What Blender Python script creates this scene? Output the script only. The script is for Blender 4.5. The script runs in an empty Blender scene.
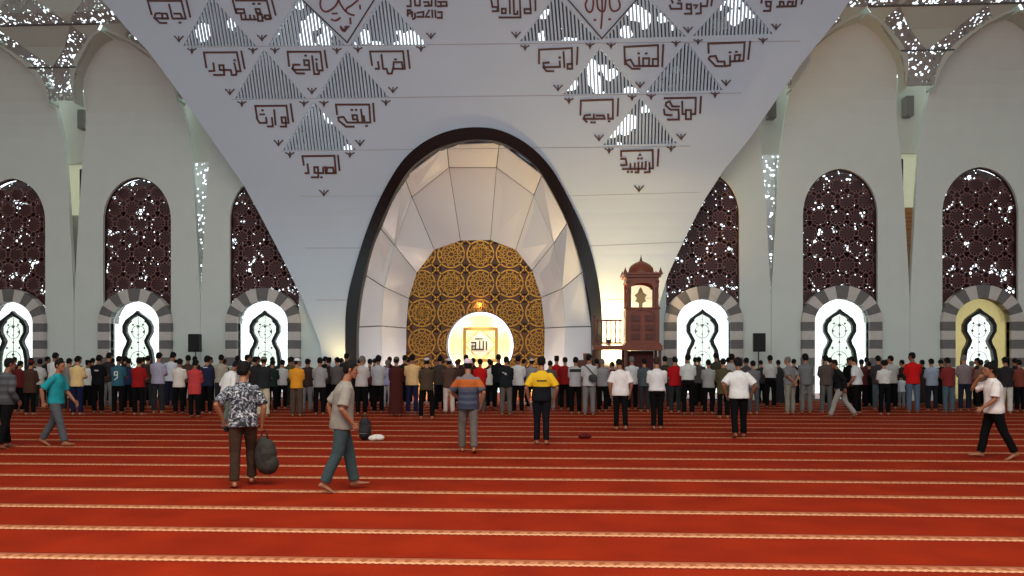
import bpy, bmesh, math, random
from mathutils import Vector, Matrix, noise
from mathutils.bvhtree import BVHTree
SC = bpy.context.scene
COL = SC.collection
rnd = random.Random(7)
PI = math.pi
# ------------------------------------------------------------------ camera, sky, lights, exposure
F, YH, CH, TH = 780.0, 350.0, 1.9, math.radians(3.0)     # focal length (px), horizon row, eye height, yaw to the left
cd = bpy.data.cameras.new('camera')
cam = bpy.data.objects.new('camera', cd); COL.objects.link(cam)
cam.location = (0, 0, CH); cam.rotation_euler = (PI/2, 0, TH)
cd.sensor_width = 36; cd.lens = F*36/1024; cd.shift_y = (YH-288)/1024
cd.clip_end = 300
SC.camera = cam
SC.view_settings.view_transform = 'Standard'; SC.view_settings.look = 'None'
SC.view_settings.gamma = 1; SC.view_settings.use_curve_mapping = False
SC.view_settings.exposure = 0.0
w = bpy.data.worlds.new('sky'); SC.world = w; w.use_nodes = True
_nt = w.node_tree; _bg = _nt.nodes['Background']; _bg.inputs[0].default_value = (0.82, 0.94, 1.0, 1)
_tc = _nt.nodes.new('ShaderNodeTexCoord'); _sp = _nt.nodes.new('ShaderNodeSeparateXYZ'); _mr = _nt.nodes.new('ShaderNodeMapRange')
_nt.links.new(_tc.outputs['Generated'], _sp.inputs[0]); _nt.links.new(_sp.outputs['Y'], _mr.inputs[0])
_mr.inputs[1].default_value = -.3; _mr.inputs[2].default_value = .8; _mr.inputs[3].default_value = .85; _mr.inputs[4].default_value = 2.4   # sky brightened behind the prayer wall to turn its windows white
_nt.links.new(_mr.outputs[0], _bg.inputs[1])

def area_light(name, loc, rot, size, power, col, sy=None):
    l = bpy.data.lights.new(name, 'AREA'); l.energy = power; l.color = col; l.size = size
    if sy: l.shape = 'RECTANGLE'; l.size_y = sy
    o = bpy.data.objects.new(name, l); COL.objects.link(o); o.location = loc; o.rotation_euler = rot
    return o
def point_light(name, loc, power, col, r=.1):
    l = bpy.data.lights.new(name, 'POINT'); l.energy = power; l.color = col; l.shadow_soft_size = r
    o = bpy.data.objects.new(name, l); COL.objects.link(o); o.location = loc
    return o
def spot_light(name, loc, target, power, col, ang, r=.1, blend=.6):
    l = bpy.data.lights.new(name, 'SPOT'); l.energy = power; l.color = col; l.spot_size = math.radians(ang); l.spot_blend = blend
    l.shadow_soft_size = r
    o = bpy.data.objects.new(name, l); COL.objects.link(o); o.location = loc
    o.rotation_euler = (Vector(target)-Vector(loc)).to_track_quat('-Z', 'Y').to_euler()
    return o
area_light('overhead_fill_light', (-1, 1, 15), (0, 0, 0), 14, 3500, (1.0, .92, .80), 8)  # unseen area light added overhead to brighten the near carpet

# ------------------------------------------------------------------ helpers
ct, st = math.cos(TH), math.sin(TH)
def U(x, y, Y):                       # point of the place seen at picture point (x, y) on the upright plane Y
    t = (x-512)/F; d = Y/(ct+t*st)
    return Vector((d*(-st+t*ct), Y, CH+(YH-y)*d/F))
def US(x, y, yf, off=0.0):            # the same on a surface whose Y depends on height
    Y = 29.0
    for _ in range(40):
        p = U(x, y, Y); Y = .5*Y+.5*(yf(p.z)+off)
    return U(x, y, Y)
def ground(x, y):                     # floor point seen at (x, y)
    d = F*CH/(y-YH); t = (x-512)/F
    return Vector((d*(-st+t*ct), d*(ct+t*st), 0)), d
def lin(c):
    return tuple(((v/255)/12.92 if v/255 <= .04045 else ((v/255+.055)/1.055)**2.4) for v in c)
MC = {}
def mat(name, c, rough=.6, metal=0.0, bump=0.0, bscale=20.0, vary=0.0, vscale=3.0, sheen=0.0, coat=0.0):
    key = (name, c, rough, metal, bump, vary)
    if key in MC: return MC[key]
    m = bpy.data.materials.new(name); m.use_nodes = True; MC[key] = m
    nt = m.node_tree; b = nt.nodes['Principled BSDF']
    b.inputs['Base Color'].default_value = (*lin(c), 1); b.inputs['Roughness'].default_value = rough
    b.inputs['Metallic'].default_value = metal
    if name in ('cloth', 'dark_hair', 'grey_hair', 'brown_hair'): b.inputs['Specular IOR Level'].default_value = .12
    if sheen: b.inputs['Sheen Weight'].default_value = sheen
    if coat: b.inputs['Coat Weight'].default_value = coat
    tc = nt.nodes.new('ShaderNodeTexCoord')
    if vary:
        n = nt.nodes.new('ShaderNodeTexNoise'); n.inputs['Scale'].default_value = vscale; n.inputs['Detail'].default_value = 5
        nt.links.new(tc.outputs['Object'], n.inputs['Vector'])
        r = nt.nodes.new('ShaderNodeMapRange'); r.inputs[1].default_value = .3; r.inputs[2].default_value = .7
        r.inputs[3].default_value = 1-vary; r.inputs[4].default_value = 1+vary
        nt.links.new(n.outputs['Fac'], r.inputs[0])
        mx = nt.nodes.new('ShaderNodeVectorMath'); mx.operation = 'SCALE'; mx.inputs[0].default_value = lin(c)
        nt.links.new(r.outputs[0], mx.inputs['Scale']); nt.links.new(mx.outputs[0], b.inputs['Base Color'])
    if bump:
        n = nt.nodes.new('ShaderNodeTexNoise'); n.inputs['Scale'].default_value = bscale; n.inputs['Detail'].default_value = 4
        nt.links.new(tc.outputs['Object'], n.inputs['Vector'])
        bp = nt.nodes.new('ShaderNodeBump'); bp.inputs['Strength'].default_value = bump; bp.inputs['Distance'].default_value = .02
        nt.links.new(n.outputs['Fac'], bp.inputs['Height']); nt.links.new(bp.outputs[0], b.inputs['Normal'])
    return m
def cloth(c): return mat('cloth', c, .9, 0, .25, 60, .07, 9)
def perforated(name, c, scale, open_at, clump_scale, clump, rough=.5, metal=.0, low=0.0):
    """Sheet metal with real see-through holes, denser in some places than others."""
    m = bpy.data.materials.new(name); m.use_nodes = True; nt = m.node_tree; L = nt.links.new
    b = nt.nodes['Principled BSDF']; b.inputs['Base Color'].default_value = (*lin(c), 1); b.inputs['Roughness'].default_value = rough
    b.inputs['Metallic'].default_value = metal
    tc = nt.nodes.new('ShaderNodeTexCoord')
    v = nt.nodes.new('ShaderNodeTexVoronoi'); v.inputs['Scale'].default_value = scale; L(tc.outputs['Object'], v.inputs['Vector'])
    n = nt.nodes.new('ShaderNodeTexNoise'); n.inputs['Scale'].default_value = clump_scale; n.inputs['Detail'].default_value = 3
    L(tc.outputs['Object'], n.inputs['Vector'])
    r = nt.nodes.new('ShaderNodeMapRange'); r.inputs[1].default_value = clump; r.inputs[2].default_value = clump+.14
    r.inputs[3].default_value = low; r.inputs[4].default_value = open_at
    L(n.outputs['Fac'], r.inputs[0])
    lt = nt.nodes.new('ShaderNodeMath'); lt.operation = 'LESS_THAN'; L(v.outputs['Distance'], lt.inputs[0]); L(r.outputs[0], lt.inputs[1])
    tr = nt.nodes.new('ShaderNodeBsdfTransparent'); mx = nt.nodes.new('ShaderNodeMixShader')
    L(lt.outputs[0], mx.inputs[0]); L(b.outputs[0], mx.inputs[1]); L(tr.outputs[0], mx.inputs[2])
    L(mx.outputs[0], nt.nodes['Material Output'].inputs['Surface'])
    return m

class MB:                              # vertices and faces of ONE mesh
    def __init__(s): s.v = []; s.f = []; s.mi = []
    def add(s, vs, fs, mi=0):
        o = len(s.v); s.v += [Vector(p) for p in vs]
        for f in fs: s.f.append([i+o for i in f]); s.mi.append(mi)
    def box(s, c, d, mi=0, M=None):
        x, y, z = d[0]/2, d[1]/2, d[2]/2
        vs = [Vector(p) for p in ((-x,-y,-z),(x,-y,-z),(x,y,-z),(-x,y,-z),(-x,-y,z),(x,-y,z),(x,y,z),(-x,y,z))]
        if M: vs = [M@p for p in vs]
        vs = [p+Vector(c) for p in vs]
        s.add(vs, [(0,3,2,1),(4,5,6,7),(0,1,5,4),(1,2,6,5),(2,3,7,6),(3,0,4,7)], mi)
    def prism(s, poly, y0, y1, mi=0):          # polygon in (x, z), pushed from y0 to y1
        n = len(poly)
        s.add([(p[0], y0, p[1]) for p in poly]+[(p[0], y1, p[1]) for p in poly],
              [tuple(range(n)), tuple(range(2*n-1, n-1, -1))]+[(i, (i+1) % n+0, (i+1) % n+n, i+n) for i in range(n)], mi)
    def strip(s, pts, nrm, wid, thick, mi=0, closed=False):   # flat bar laid along points, facing nrm (one normal)
        n = len(pts); nrm = Vector(nrm).normalized(); P = [Vector(p) for p in pts]; vs = []
        for i in range(n):
            a = P[i-1] if (i > 0 or closed) else P[i]; b = P[(i+1) % n] if (i < n-1 or closed) else P[i]
            t1 = (P[i]-a); t2 = (b-P[i])
            if t1.length < 1e-7: t1 = t2
            if t2.length < 1e-7: t2 = t1
            t1 = t1.normalized(); t2 = t2.normalized(); t = (t1+t2)
            t = t.normalized() if t.length > .2 else t1
            k = min(1.6, 1/max(.5, t.dot(t1)))
            sd = t.cross(nrm).normalized()*wid/2*k
            e = Vector((0, 0, 0))
            if not closed and i == 0: e = -t*wid*.5
            if not closed and i == n-1: e = t*wid*.5
            vs += [P[i]-sd+e, P[i]+sd+e, P[i]+sd+nrm*thick+e, P[i]-sd+nrm*thick+e]
        fs = []
        for i in range(n if closed else n-1):
            a = 4*i; b = 4*((i+1) % n)
            for k in range(4): fs.append((a+k, a+(k+1) % 4, b+(k+1) % 4, b+k))
        if not closed: fs += [(0,3,2,1), (4*n-4, 4*n-3, 4*n-2, 4*n-1)]
        s.add(vs, fs, mi)
    def tube(s, pts, r, n=8, mi=0):
        pts = [Vector(p) for p in pts]; vs = []; fs = []
        rr = r if isinstance(r, (list, tuple)) else [r]*len(pts)
        for i, p in enumerate(pts):
            t = (pts[min(i+1, len(pts)-1)]-pts[max(i-1, 0)]).normalized()
            ref = Vector((0, 0, 1)) if abs(t.z) < .9 else Vector((1, 0, 0))
            a = t.cross(ref).normalized(); b = t.cross(a)
            vs += [p+(a*math.cos(2*PI*k/n)+b*math.sin(2*PI*k/n))*rr[i] for k in range(n)]
        for i in range(len(pts)-1):
            for k in range(n): fs.append((i*n+k, i*n+(k+1) % n, (i+1)*n+(k+1) % n, (i+1)*n+k))
        fs += [tuple(range(n-1, -1, -1)), tuple(range((len(pts)-1)*n, len(pts)*n))]
        s.add(vs, fs, mi)
    def lathe(s, c, prof, n=20, mi=0):          # profile of (radius, z) about a vertical axis
        vs = []; fs = []; m = len(prof)
        for r, z in prof:
            vs += [Vector(c)+Vector((r*math.cos(2*PI*k/n), r*math.sin(2*PI*k/n), z)) for k in range(n)]
        for i in range(m-1):
            for k in range(n): fs.append((i*n+k, i*n+(k+1) % n, (i+1)*n+(k+1) % n, (i+1)*n+k))
        fs += [tuple(range(n-1, -1, -1)), tuple(range((m-1)*n, m*n))]
        s.add(vs, fs, mi)
    def mesh(s, name, smooth=False):
        me = bpy.data.meshes.new(name); me.from_pydata(s.v, [], s.f)
        for p, k in zip(me.polygons, s.mi): p.material_index = k; p.use_smooth = smooth
        bm = bmesh.new(); bm.from_mesh(me); bmesh.ops.recalc_face_normals(bm, faces=bm.faces); bm.to_mesh(me); bm.free()
        return me
    def build(s, name, mats, parent=None, smooth=False, bevel=0):
        return obj(name, s.mesh(name, smooth), mats, parent, bevel)
def obj(name, me, mats, parent=None, bevel=0):
    o = bpy.data.objects.new(name, me); COL.objects.link(o)
    for m in (mats if isinstance(mats, (list, tuple)) else [mats]): me.materials.append(m)
    if parent is not None: o.parent = parent
    if bevel:
        b = o.modifiers.new('edge', 'BEVEL'); b.width = bevel; b.segments = 2; b.limit_method = 'ANGLE'
    return o
def tag(o, label=None, cat=None, group=None, kind=None):
    if label: o['label'] = label
    if cat: o['category'] = cat
    if group: o['group'] = group
    if kind: o['kind'] = kind
    return o
def struct(o, label, cat='wall'): return tag(o, label, cat, None, 'structure')
def empty(name, loc=(0, 0, 0), rz=0):
    o = bpy.data.objects.new(name, None); COL.objects.link(o); o.location = loc; o.rotation_euler = (0, 0, rz); o.empty_display_size = .1
    return o
def slab(name, outline, holes, yf, thick, mats, parent=None, zstep=.5, mb=None, smooth=False):
    """Polygon in (x, z) with holes, cut into courses, bent to y = yf(z) and given thickness backwards."""
    bm = bmesh.new(); es = []
    for lp in [outline]+holes:
        vs = [bm.verts.new((p[0], 0, p[1])) for p in lp]
        es += [bm.edges.new((vs[i], vs[(i+1) % len(vs)])) for i in range(len(vs))]
    if holes: bmesh.ops.triangle_fill(bm, use_beauty=True, edges=es, normal=(0, -1, 0))
    else:
        f = bm.faces.new(bm.verts[:]); f.normal_update(); bmesh.ops.triangulate(bm, faces=[f], ngon_method='EAR_CLIP')
    z0 = min(p[1] for p in outline); z1 = max(p[1] for p in outline)
    if zstep:
        z = z0+zstep
        while z < z1:
            bmesh.ops.bisect_plane(bm, geom=bm.verts[:]+bm.edges[:]+bm.faces[:], plane_co=(0, 0, z), plane_no=(0, 0, 1)); z += zstep
    bm.verts.ensure_lookup_table(); bm.verts.index_update()
    M = mb or MB(); n = len(bm.verts)
    fr = [Vector((v.co.x, yf(v.co.z), v.co.z)) for v in bm.verts]
    bk = [p+Vector((0, thick, 0)) for p in fr]; fs = []
    for f in bm.faces:
        ix = [v.index for v in f.verts]; fs += [ix, [i+n for i in reversed(ix)]]
    for e in bm.edges:
        if len(e.link_faces) == 1:
            a, b = e.verts[0].index, e.verts[1].index; fs.append([a, b, b+n, a+n])
    bm.free(); M.add(fr+bk, fs)
    if mb: return None
    return M.build(name, mats, parent, smooth)

# ------------------------------------------------------------------ surfaces and sizes
WALL_Y = 30.0
XC, WB, PB = -2.80, 8.49, 5.124             # centre of the wall, first bay from it, bay to bay
BAYS = [XC-WB-2*PB, XC-WB-PB, XC-WB, XC+WB, XC+WB+PB, XC+WB+2*PB]
def petal_y(z):
    return WALL_Y-(1.5*min(1.25, max(0, (z-10)/3.5))**2.2 if z > 10 else 0)
def panel_y(z):                              # the great middle panel: upright at its foot, then leaning into the hall
    k = z-5.0
    if k <= 0: return 29.35
    if k < 3: return 29.35-.38*k*k/6
    return 29.35-.38*(k-1.5)
PLASTER = mat('white_plaster', (218, 226, 218), .55, 0, .05, 30, .02, 1.5)
PANELM = mat('white_panel', (205, 221, 235), .45, 0, .03, 20, .015, .8)
GREYST = mat('grey_stone', (112, 110, 108), .6, 0, .1, 30, .1, 6)
PALEST = mat('pale_stone', (205, 200, 192), .6, 0, .1, 30, .05, 6)
BLACKM = mat('black_metal', (18, 18, 20), .4, .2)
BROWNL = mat('brown_lettering', (92, 58, 50), .5)
DARKM = mat('dark_steel', (62, 62, 64), .5, .3)

# ------------------------------------------------------------------ floor
def carpet_mat():
    m = bpy.data.materials.new('prayer_carpet'); m.use_nodes = True; nt = m.node_tree; L = nt.links.new
    b = nt.nodes['Principled BSDF']; b.inputs['Roughness'].default_value = .85
    b.inputs['Specular IOR Level'].default_value = .06
    tc = nt.nodes.new('ShaderNodeTexCoord'); sp = nt.nodes.new('ShaderNodeSeparateXYZ'); L(tc.outputs['Object'], sp.inputs[0])
    def math_(op, a, bb=None):
        n = nt.nodes.new('ShaderNodeMath'); n.operation = op
        for k, v in enumerate((a, bb)):
            if v is None: continue
            if isinstance(v, (int, float)): n.inputs[k].default_value = v
            else: L(v, n.inputs[k])
        return n.outputs[0]
    ph = math_('MODULO', math_('ADD', sp.outputs['Y'], 100*1.13-6.96+.565), 1.13)
    dist = math_('ABSOLUTE', math_('SUBTRACT', ph, .565))          # metres from the middle of the nearest row line
    # row line: cream band with a small chain worked into it, and a thin dark edge
    chain = math_('MULTIPLY', math_('SINE', math_('MULTIPLY', sp.outputs['X'], 70)), .016)
    band = math_('LESS_THAN', math_('ADD', dist, chain), .062)
    edge = math_('LESS_THAN', dist, .125)
    dots = math_('LESS_THAN', math_('SINE', math_('MULTIPLY', sp.outputs['X'], 47)), .2)
    n1 = nt.nodes.new('ShaderNodeTexNoise'); n1.inputs['Scale'].default_value = 1.3; n1.inputs['Detail'].default_value = 6; L(tc.outputs['Object'], n1.inputs['Vector'])
    n2 = nt.nodes.new('ShaderNodeTexNoise'); n2.inputs['Scale'].default_value = 55; L(tc.outputs['Object'], n2.inputs['Vector'])
    cr = nt.nodes.new('ShaderNodeValToRGB'); cr.color_ramp.elements[0].position = .3; cr.color_ramp.elements[1].position = .7
    cr.color_ramp.elements[0].color = (*lin((114, 24, 7)), 1); cr.color_ramp.elements[1].color = (*lin((150, 40, 9)), 1)
    L(math_('ADD', math_('MULTIPLY', n1.outputs['Fac'], .6), math_('MULTIPLY', n2.outputs['Fac'], .4)), cr.inputs[0])
    def mix(fac, a, c2):
        x = nt.nodes.new('ShaderNodeMix'); x.data_type = 'RGBA'; L(fac, x.inputs[0]); L(a, x.inputs[6])
        if isinstance(c2, tuple): x.inputs[7].default_value = (*lin(c2), 1)
        else: L(c2, x.inputs[7])
        return x.outputs[2]
    signed = math_('SUBTRACT', ph, .565)
    weave = math_('MULTIPLY', math_('SINE', math_('MULTIPLY', sp.outputs['X'], 95)), .012)
    bright = math_('LESS_THAN', math_('ABSOLUTE', math_('ADD', math_('ADD', signed, .062), weave)), .027)
    inner = math_('MULTIPLY', math_('LESS_THAN', dist, .05), dots)
    c = mix(math_('LESS_THAN', dist, .1), cr.outputs[0], (152, 84, 56))
    c = mix(inner, c, (180, 114, 80))
    c = mix(bright, c, (212, 154, 114))
    c = mix(math_('LESS_THAN', math_('ABSOLUTE', math_('SUBTRACT', dist, .112)), .01), c, (96, 20, 10))
    L(c, b.inputs['Base Color'])
    bp = nt.nodes.new('ShaderNodeBump'); bp.inputs['Strength'].default_value = .4; bp.inputs['Distance'].default_value = .01
    n3 = nt.nodes.new('ShaderNodeTexNoise'); n3.inputs['Scale'].default_value = 160; L(tc.outputs['Object'], n3.inputs['Vector'])
    L(n3.outputs['Fac'], bp.inputs['Height']); L(bp.outputs[0], b.inputs['Normal'])
    return m
M = MB(); M.box((-1, 13, -.1), (64, 44, .2))
struct(M.build('floor', carpet_mat()), 'red prayer carpet with cream row lines', 'floor')
M = MB(); M.box((-1, 23.5, 18.3), (64, 25, .3))
struct(M.build('ceiling', PLASTER), 'white hall ceiling above the panels', 'ceiling')
for nm, x in (('wall_left', -31), ('wall_right', 28)):
    M = MB(); M.box((x, 16, 9), (.4, 40, 18))
    struct(M.build(nm, PLASTER), 'plain white side wall of the hall', 'wall')

# ------------------------------------------------------------------ bays: wall panels, windows, striped arches
HW = [(0, 2.56), (3.8, 2.555), (5.5, 2.47), (7.7, 2.34), (9.6, 2.2), (10.6, 2.07), (11.5, 1.95), (12.1, 1.88), (12.6, 1.75), (13.0, 1.45), (13.3, 1.1), (13.6, .7)]
def interp(tab, z):
    for (a, va), (b, vb) in zip(tab, tab[1:]):
        if a <= z <= b: return va+(vb-va)*(z-a)/(b-a)
    return tab[-1][1] if z > tab[-1][0] else tab[0][1]
def arch_pts(hw, z_spring, z_apex, n=12, power=1.0):
    """Right half of a slightly pointed arch from spring line to apex."""
    out = []
    for i in range(n+1):
        a = PI/2*i/n
        x = hw*math.cos(a); z = math.sin(a)
        out.append((hw*max(0, math.cos(a))**.88 if i < n else 0, z_spring+(z_apex-z_spring)*(z*(1-.07)+.07*(i/n)**3)))
    return out
WIN_R = [(1.38, 7.0)]+arch_pts(1.38, 7.0, 8.74)[1:]
def bay_outline(xc):
    r = [(1.02, 0), (2.555, 0)]+[(hw, z) for z, hw in HW[1:]]
    l = [(-x, z) for x, z in reversed(r)]
    notch_l = [(-1.02, 3.15), (-1.38, 3.15)]+[(-x, z) for x, z in WIN_R[:-1]]+[(0, 8.74)]
    notch_r = list(reversed([(x, z) for x, z in WIN_R[:-1]]))+[(1.38, 3.15), (1.02, 3.15)]
    return [(x+xc, z) for x, z in r+[(0, 14.1)]+l+notch_l+notch_r]
SCREEN = mat('maroon_screen', (66, 22, 23), .5, 0, 0, 1, .12, 4)
SCREENF = mat('maroon_frame', (52, 26, 27), .5)
BACKSH = perforated('screen_backing', (56, 18, 19), 6.5, .6, 1.3, .52, .5, 0, .25)  # backing sheet added behind the lattice; noise holes let sky through in patches
def glass(name, c, tr):
    m = bpy.data.materials.new(name); m.use_nodes = True; nt = m.node_tree; L = nt.links.new
    nt.nodes.remove(nt.nodes['Principled BSDF'])
    t = nt.nodes.new('ShaderNodeBsdfTranslucent'); t.inputs[0].default_value = (*lin(c), 1)
    p = nt.nodes.new('ShaderNodeBsdfTransparent'); p.inputs[0].default_value = (*lin(c), 1)
    g = nt.nodes.new('ShaderNodeBsdfGlossy'); g.inputs['Roughness'].default_value = .1; g.inputs[0].default_value = (.5, .5, .5, 1)
    n = nt.nodes.new('ShaderNodeTexNoise'); n.inputs['Scale'].default_value = 2.0
    tc = nt.nodes.new('ShaderNodeTexCoord'); L(tc.outputs['Object'], n.inputs['Vector'])
    r = nt.nodes.new('ShaderNodeMapRange'); r.inputs[3].default_value = max(0, tr-.15); r.inputs[4].default_value = min(1, tr+.15); L(n.outputs['Fac'], r.inputs[0])
    a = nt.nodes.new('ShaderNodeMixShader'); L(r.outputs[0], a.inputs[0]); L(t.outputs[0], a.inputs[1]); L(p.outputs[0], a.inputs[2])
    bq = nt.nodes.new('ShaderNodeMixShader'); bq.inputs[0].default_value = .04; L(a.outputs[0], bq.inputs[1]); L(g.outputs[0], bq.inputs[2])
    L(bq.outputs[0], nt.nodes['Material Output'].inputs['Surface'])
    return m
GL_W = glass('white_frosted_glass', (252, 252, 250), .85)
GL_L = glass('leaded_glass', (238, 240, 232), .85)
GL_C = glass('cream_glass', (188, 184, 166), .55)
GL_C2 = glass('amber_glass', (206, 194, 158), .45)
LOBE_O = [(.45, .58), (1.0, .64), (1.5, .65), (1.9, .58), (2.12, .46), (2.26, .42), (2.4, .49), (2.6, .6), (2.85, .6), (3.08, .48), (3.25, .26), (3.36, .1), (3.46, 0)]
LOBE_I = [(.6, .46), (1.0, .51), (1.5, .51), (1.88, .45), (2.1, .33), (2.25, .28), (2.4, .35), (2.6, .46), (2.82, .46), (2.93, .40), (3.02, .30), (3.08, .31), (3.15, .23), (3.23, .07), (3.28, 0)]
def lobe_loop(tab, xc):
    r = [(hw+xc, z) for z, hw in tab]
    return r+[(2*xc-x, z) for x, z in reversed(r[:-1])]
def screen_mesh(xc):
    """Rosettes in staggered rows, joined by bars and little rings, kept inside the arched opening."""
    M = MB(); dx, dz = .70, .605; y = 30.3
    def inside(x, z, pad):
        if z < 3.0 or (x/1.36)**2+((z-2.95)/1.26)**2 < 1: return False
        if z <= 7.05: return abs(x) < 1.42-pad
        k = (z-7.05)/1.63
        return k < 1 and abs(x) < (1.42-pad)*math.sqrt(max(0, 1-k*k))
    rows = []
    for r in range(11):
        z = 8.15-r*dz
        for c in range(-3, 4):
            x = c*dx+(dx/2 if r % 2 else 0)
            if inside(x, z, -.25): rows.append((x, z))
    for x, z in rows:
        n = 24
        poly = [(xc+x+(.205+.028*math.cos(12*2*PI*k/48))*math.cos(2*PI*k/48), z+(.205+.028*math.cos(12*2*PI*k/48))*math.sin(2*PI*k/48)) for k in range(48)]
        poly = [p for p in poly]
        if inside(x, z, .2): M.prism(poly, y-.02, y+.05)
        else:
            poly = [(xc+max(-1.44, min(1.44, px-xc)), pz) for px, pz in poly]; M.prism(poly, y-.02, y+.05)
        # ring round each rosette
        M.strip([(xc+x+.285*math.cos(2*PI*k/18), y, z+.285*math.sin(2*PI*k/18)) for k in range(18)], (0, -1, 0), .035, .04, 1, True)
        for k in range(12):
            a = 2*PI*k/12
            M.strip([(xc+x+.2*math.cos(a), y, z+.2*math.sin(a)), (xc+x+.29*math.cos(a), y, z+.29*math.sin(a))], (0, -1, 0), .028, .04, 1)
        for ddx, ddz in ((dx, 0), (dx/2, -dz), (-dx/2, -dz)):
            a = Vector((xc+x, y, z)); b = a+Vector((ddx, 0, ddz)); d = (b-a).normalized(); s = Vector((-d.z, 0, d.x))
            if not inside(b.x-xc, b.z, -.3): continue
            for off in (-.1, .1): M.strip([a+d*.27+s*off, b-d*.27+s*off], (0, -1, 0), .026, .035, 1)
        for sx in (-1, 1):
            cx, cz = x+sx*dx/2, z-dz*.36
            M.strip([(xc+cx+.075*math.cos(2*PI*k/6), y, cz+.075*math.sin(2*PI*k/6)) for k in range(6)], (0, -1, 0), .03, .04, 1, True)
    return M
bay_words = ['far left bay', 'second bay from the left', 'bay just left of the great panel', 'bay just right of the great panel', 'second bay from the right', 'far right bay']
slitn = 12
for i, xc in enumerate(BAYS):
    W = bay_words[i]
    struct(slab('wall_panel', bay_outline(xc), [], petal_y, .2, PLASTER, None, .45), 'tall white petal shaped wall panel, '+W)
    # maroon screen window
    wn = struct(screen_mesh(xc).build('window_%d' % (i+1), [SCREEN, mat('rose_net', (132, 88, 84), .5)]), 'arched maroon star lattice window, '+W, 'window')
    loop = [(-1.4, 3.0)]+[(-x*1.015, z) for x, z in WIN_R]+[(x*1.015, z) for x, z in reversed(WIN_R[:-1])]+[(1.4, 3.0)]
    M = MB(); M.strip([(xc+x, 30.22, z) for x, z in loop], (0, -1, 0), .09, .1); M.build('window_frame', SCREENF, wn)
    M = MB(); bl = [(-1.7, 3.0)]+[(-x*1.28, z+.12) for x, z in WIN_R]+[(x*1.28, z+.12) for x, z in reversed(WIN_R[:-1])]+[(1.7, 3.0)]+[(x, z) for x, z in arch_pts(1.2, 2.95, 4.1, 10)]+[(-x, z) for x, z in reversed(arch_pts(1.2, 2.95, 4.1, 10)[:-1])]
    slab('x', [(xc+x, z) for x, z in bl], [], lambda z: 30.78, .04, None, None, 0, M); M.build('screen_backing', BACKSH, wn)
    # striped arch
    M = MB(); zi = [(1.0, 2.95)]+arch_pts(1.0, 2.95, 3.83, 22)[1:]; zo = [(1.47, 2.95)]+arch_pts(1.47, 2.95, 4.33, 22)[1:]
    inn = [(-x, z) for x, z in zi]+[(x, z) for x, z in reversed(zi[:-1])]; out = [(-x, z) for x, z in zo]+[(x, z) for x, z in reversed(zo[:-1])]
    ns = 11; tot = len(inn)-1
    for k in range(ns):
        a, b = round(k*tot/ns), round((k+1)*tot/ns)
        poly = [(xc+p[0], p[1]) for p in out[a:b+1]]+[(xc+p[0], p[1]) for p in reversed(inn[a:b+1])]
        M.prism(poly, 29.78, 30.12, 1 if k % 2 else 0)
    for k in range(9):
        z = 2.95-k*.335
        for s in (-1, 1):
            M.box((xc+s*1.235, 29.95, max(.01, z-.1675)), (.47, .34, .335 if z > .34 else .26), 1 if k % 2 == 0 else 0)
    tr = struct(M.build('trim_%d' % (i+1), [PALEST, GREYST], None, False, .008), 'grey and white striped arch surround, '+W, 'arch')
    # lobed window in its recess
    lo = struct(slab('window_%d' % (i+7), lobe_loop(LOBE_O, xc), [lobe_loop(LOBE_I, xc)], lambda z: 30.0, .18, BLACKM, None, 0), 'black lobed window of clear leaded glass, '+W, 'window')
    M = MB(); M.prism([(xc-1.06, -.0), (xc+1.06, 0), (xc+1.06, 3.0)]+[(xc+x*1.06, z+.03) for x, z in zi[1:]]+[(xc-x*1.06, z+.03) for x, z in reversed(zi[1:-1])]+[(xc-1.06, 3.0)], 30.20, 30.22)
    if i == 5:
        M = MB(); slab('x', [(xc-1.06, .0), (xc+1.06, .0), (xc+1.06, 3.0)]+[(xc+x*1.06, z+.03) for x, z in zi[1:]]+[(xc-x*1.06, z+.03) for x, z in reversed(zi[1:-1])]+[(xc-1.06, 3.0)], [lobe_loop(LOBE_I, xc)], lambda z: 30.20, .02, None, None, 0, M)
    M.build('pane', GL_C2 if i == 5 else GL_W, lo)
    M = MB(); M.prism(lobe_loop(LOBE_I, xc), 30.12, 30.14); M.build('leaded_pane', GL_L, lo)
    M = MB()                                                 # black flower crosses and cames
    for fx, fz, fr in ((0, 2.83, .075), (0, 2.2, .05), (0, 1.72, .07), (-.24, 2.62, .06), (.24, 2.62, .06), (-.26, 1.98, .05), (.26, 1.98, .05), (-.26, 1.35, .06), (.26, 1.35, .06), (0, 1.05, .06), (0, 2.5, .04), (-.2, 2.9, .05), (.2, 2.9, .05)):
        for k in range(4):
            a = PI/2*k; ux, uz = math.cos(a), math.sin(a)
            M.prism([(xc+fx, fz), (xc+fx+fr*.55*ux-fr*.35*uz, fz+fr*.55*uz+fr*.35*ux), (xc+fx+fr*ux, fz+fr*uz), (xc+fx+fr*.55*ux+fr*.35*uz, fz+fr*.55*uz-fr*.35*ux)], 30.07, 30.10)
    for cx, cz, cr in ((0, 2.62, .26), (0, 1.55, .3), (0, 1.05, .3)):
        M.strip([(xc+cx+cr*math.cos(2*PI*k/28), 30.11, cz+cr*math.sin(2*PI*k/28)) for k in range(28)], (0, -1, 0), .014, .02, 0, True)
    M.strip([(xc, 30.11, .6), (xc, 30.11, 3.2)], (0, -1, 0), .012, .02)
    M.build('flower_lattice', BLACKM, lo)
    # reveal of the recess
    M = MB(); rv = [(1.0, .0)]+zi; loop = [(x, z) for x, z in rv]+[(-x, z) for x, z in reversed(rv[:-1])]
    n = len(loop); vs = []; fs = []
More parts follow.
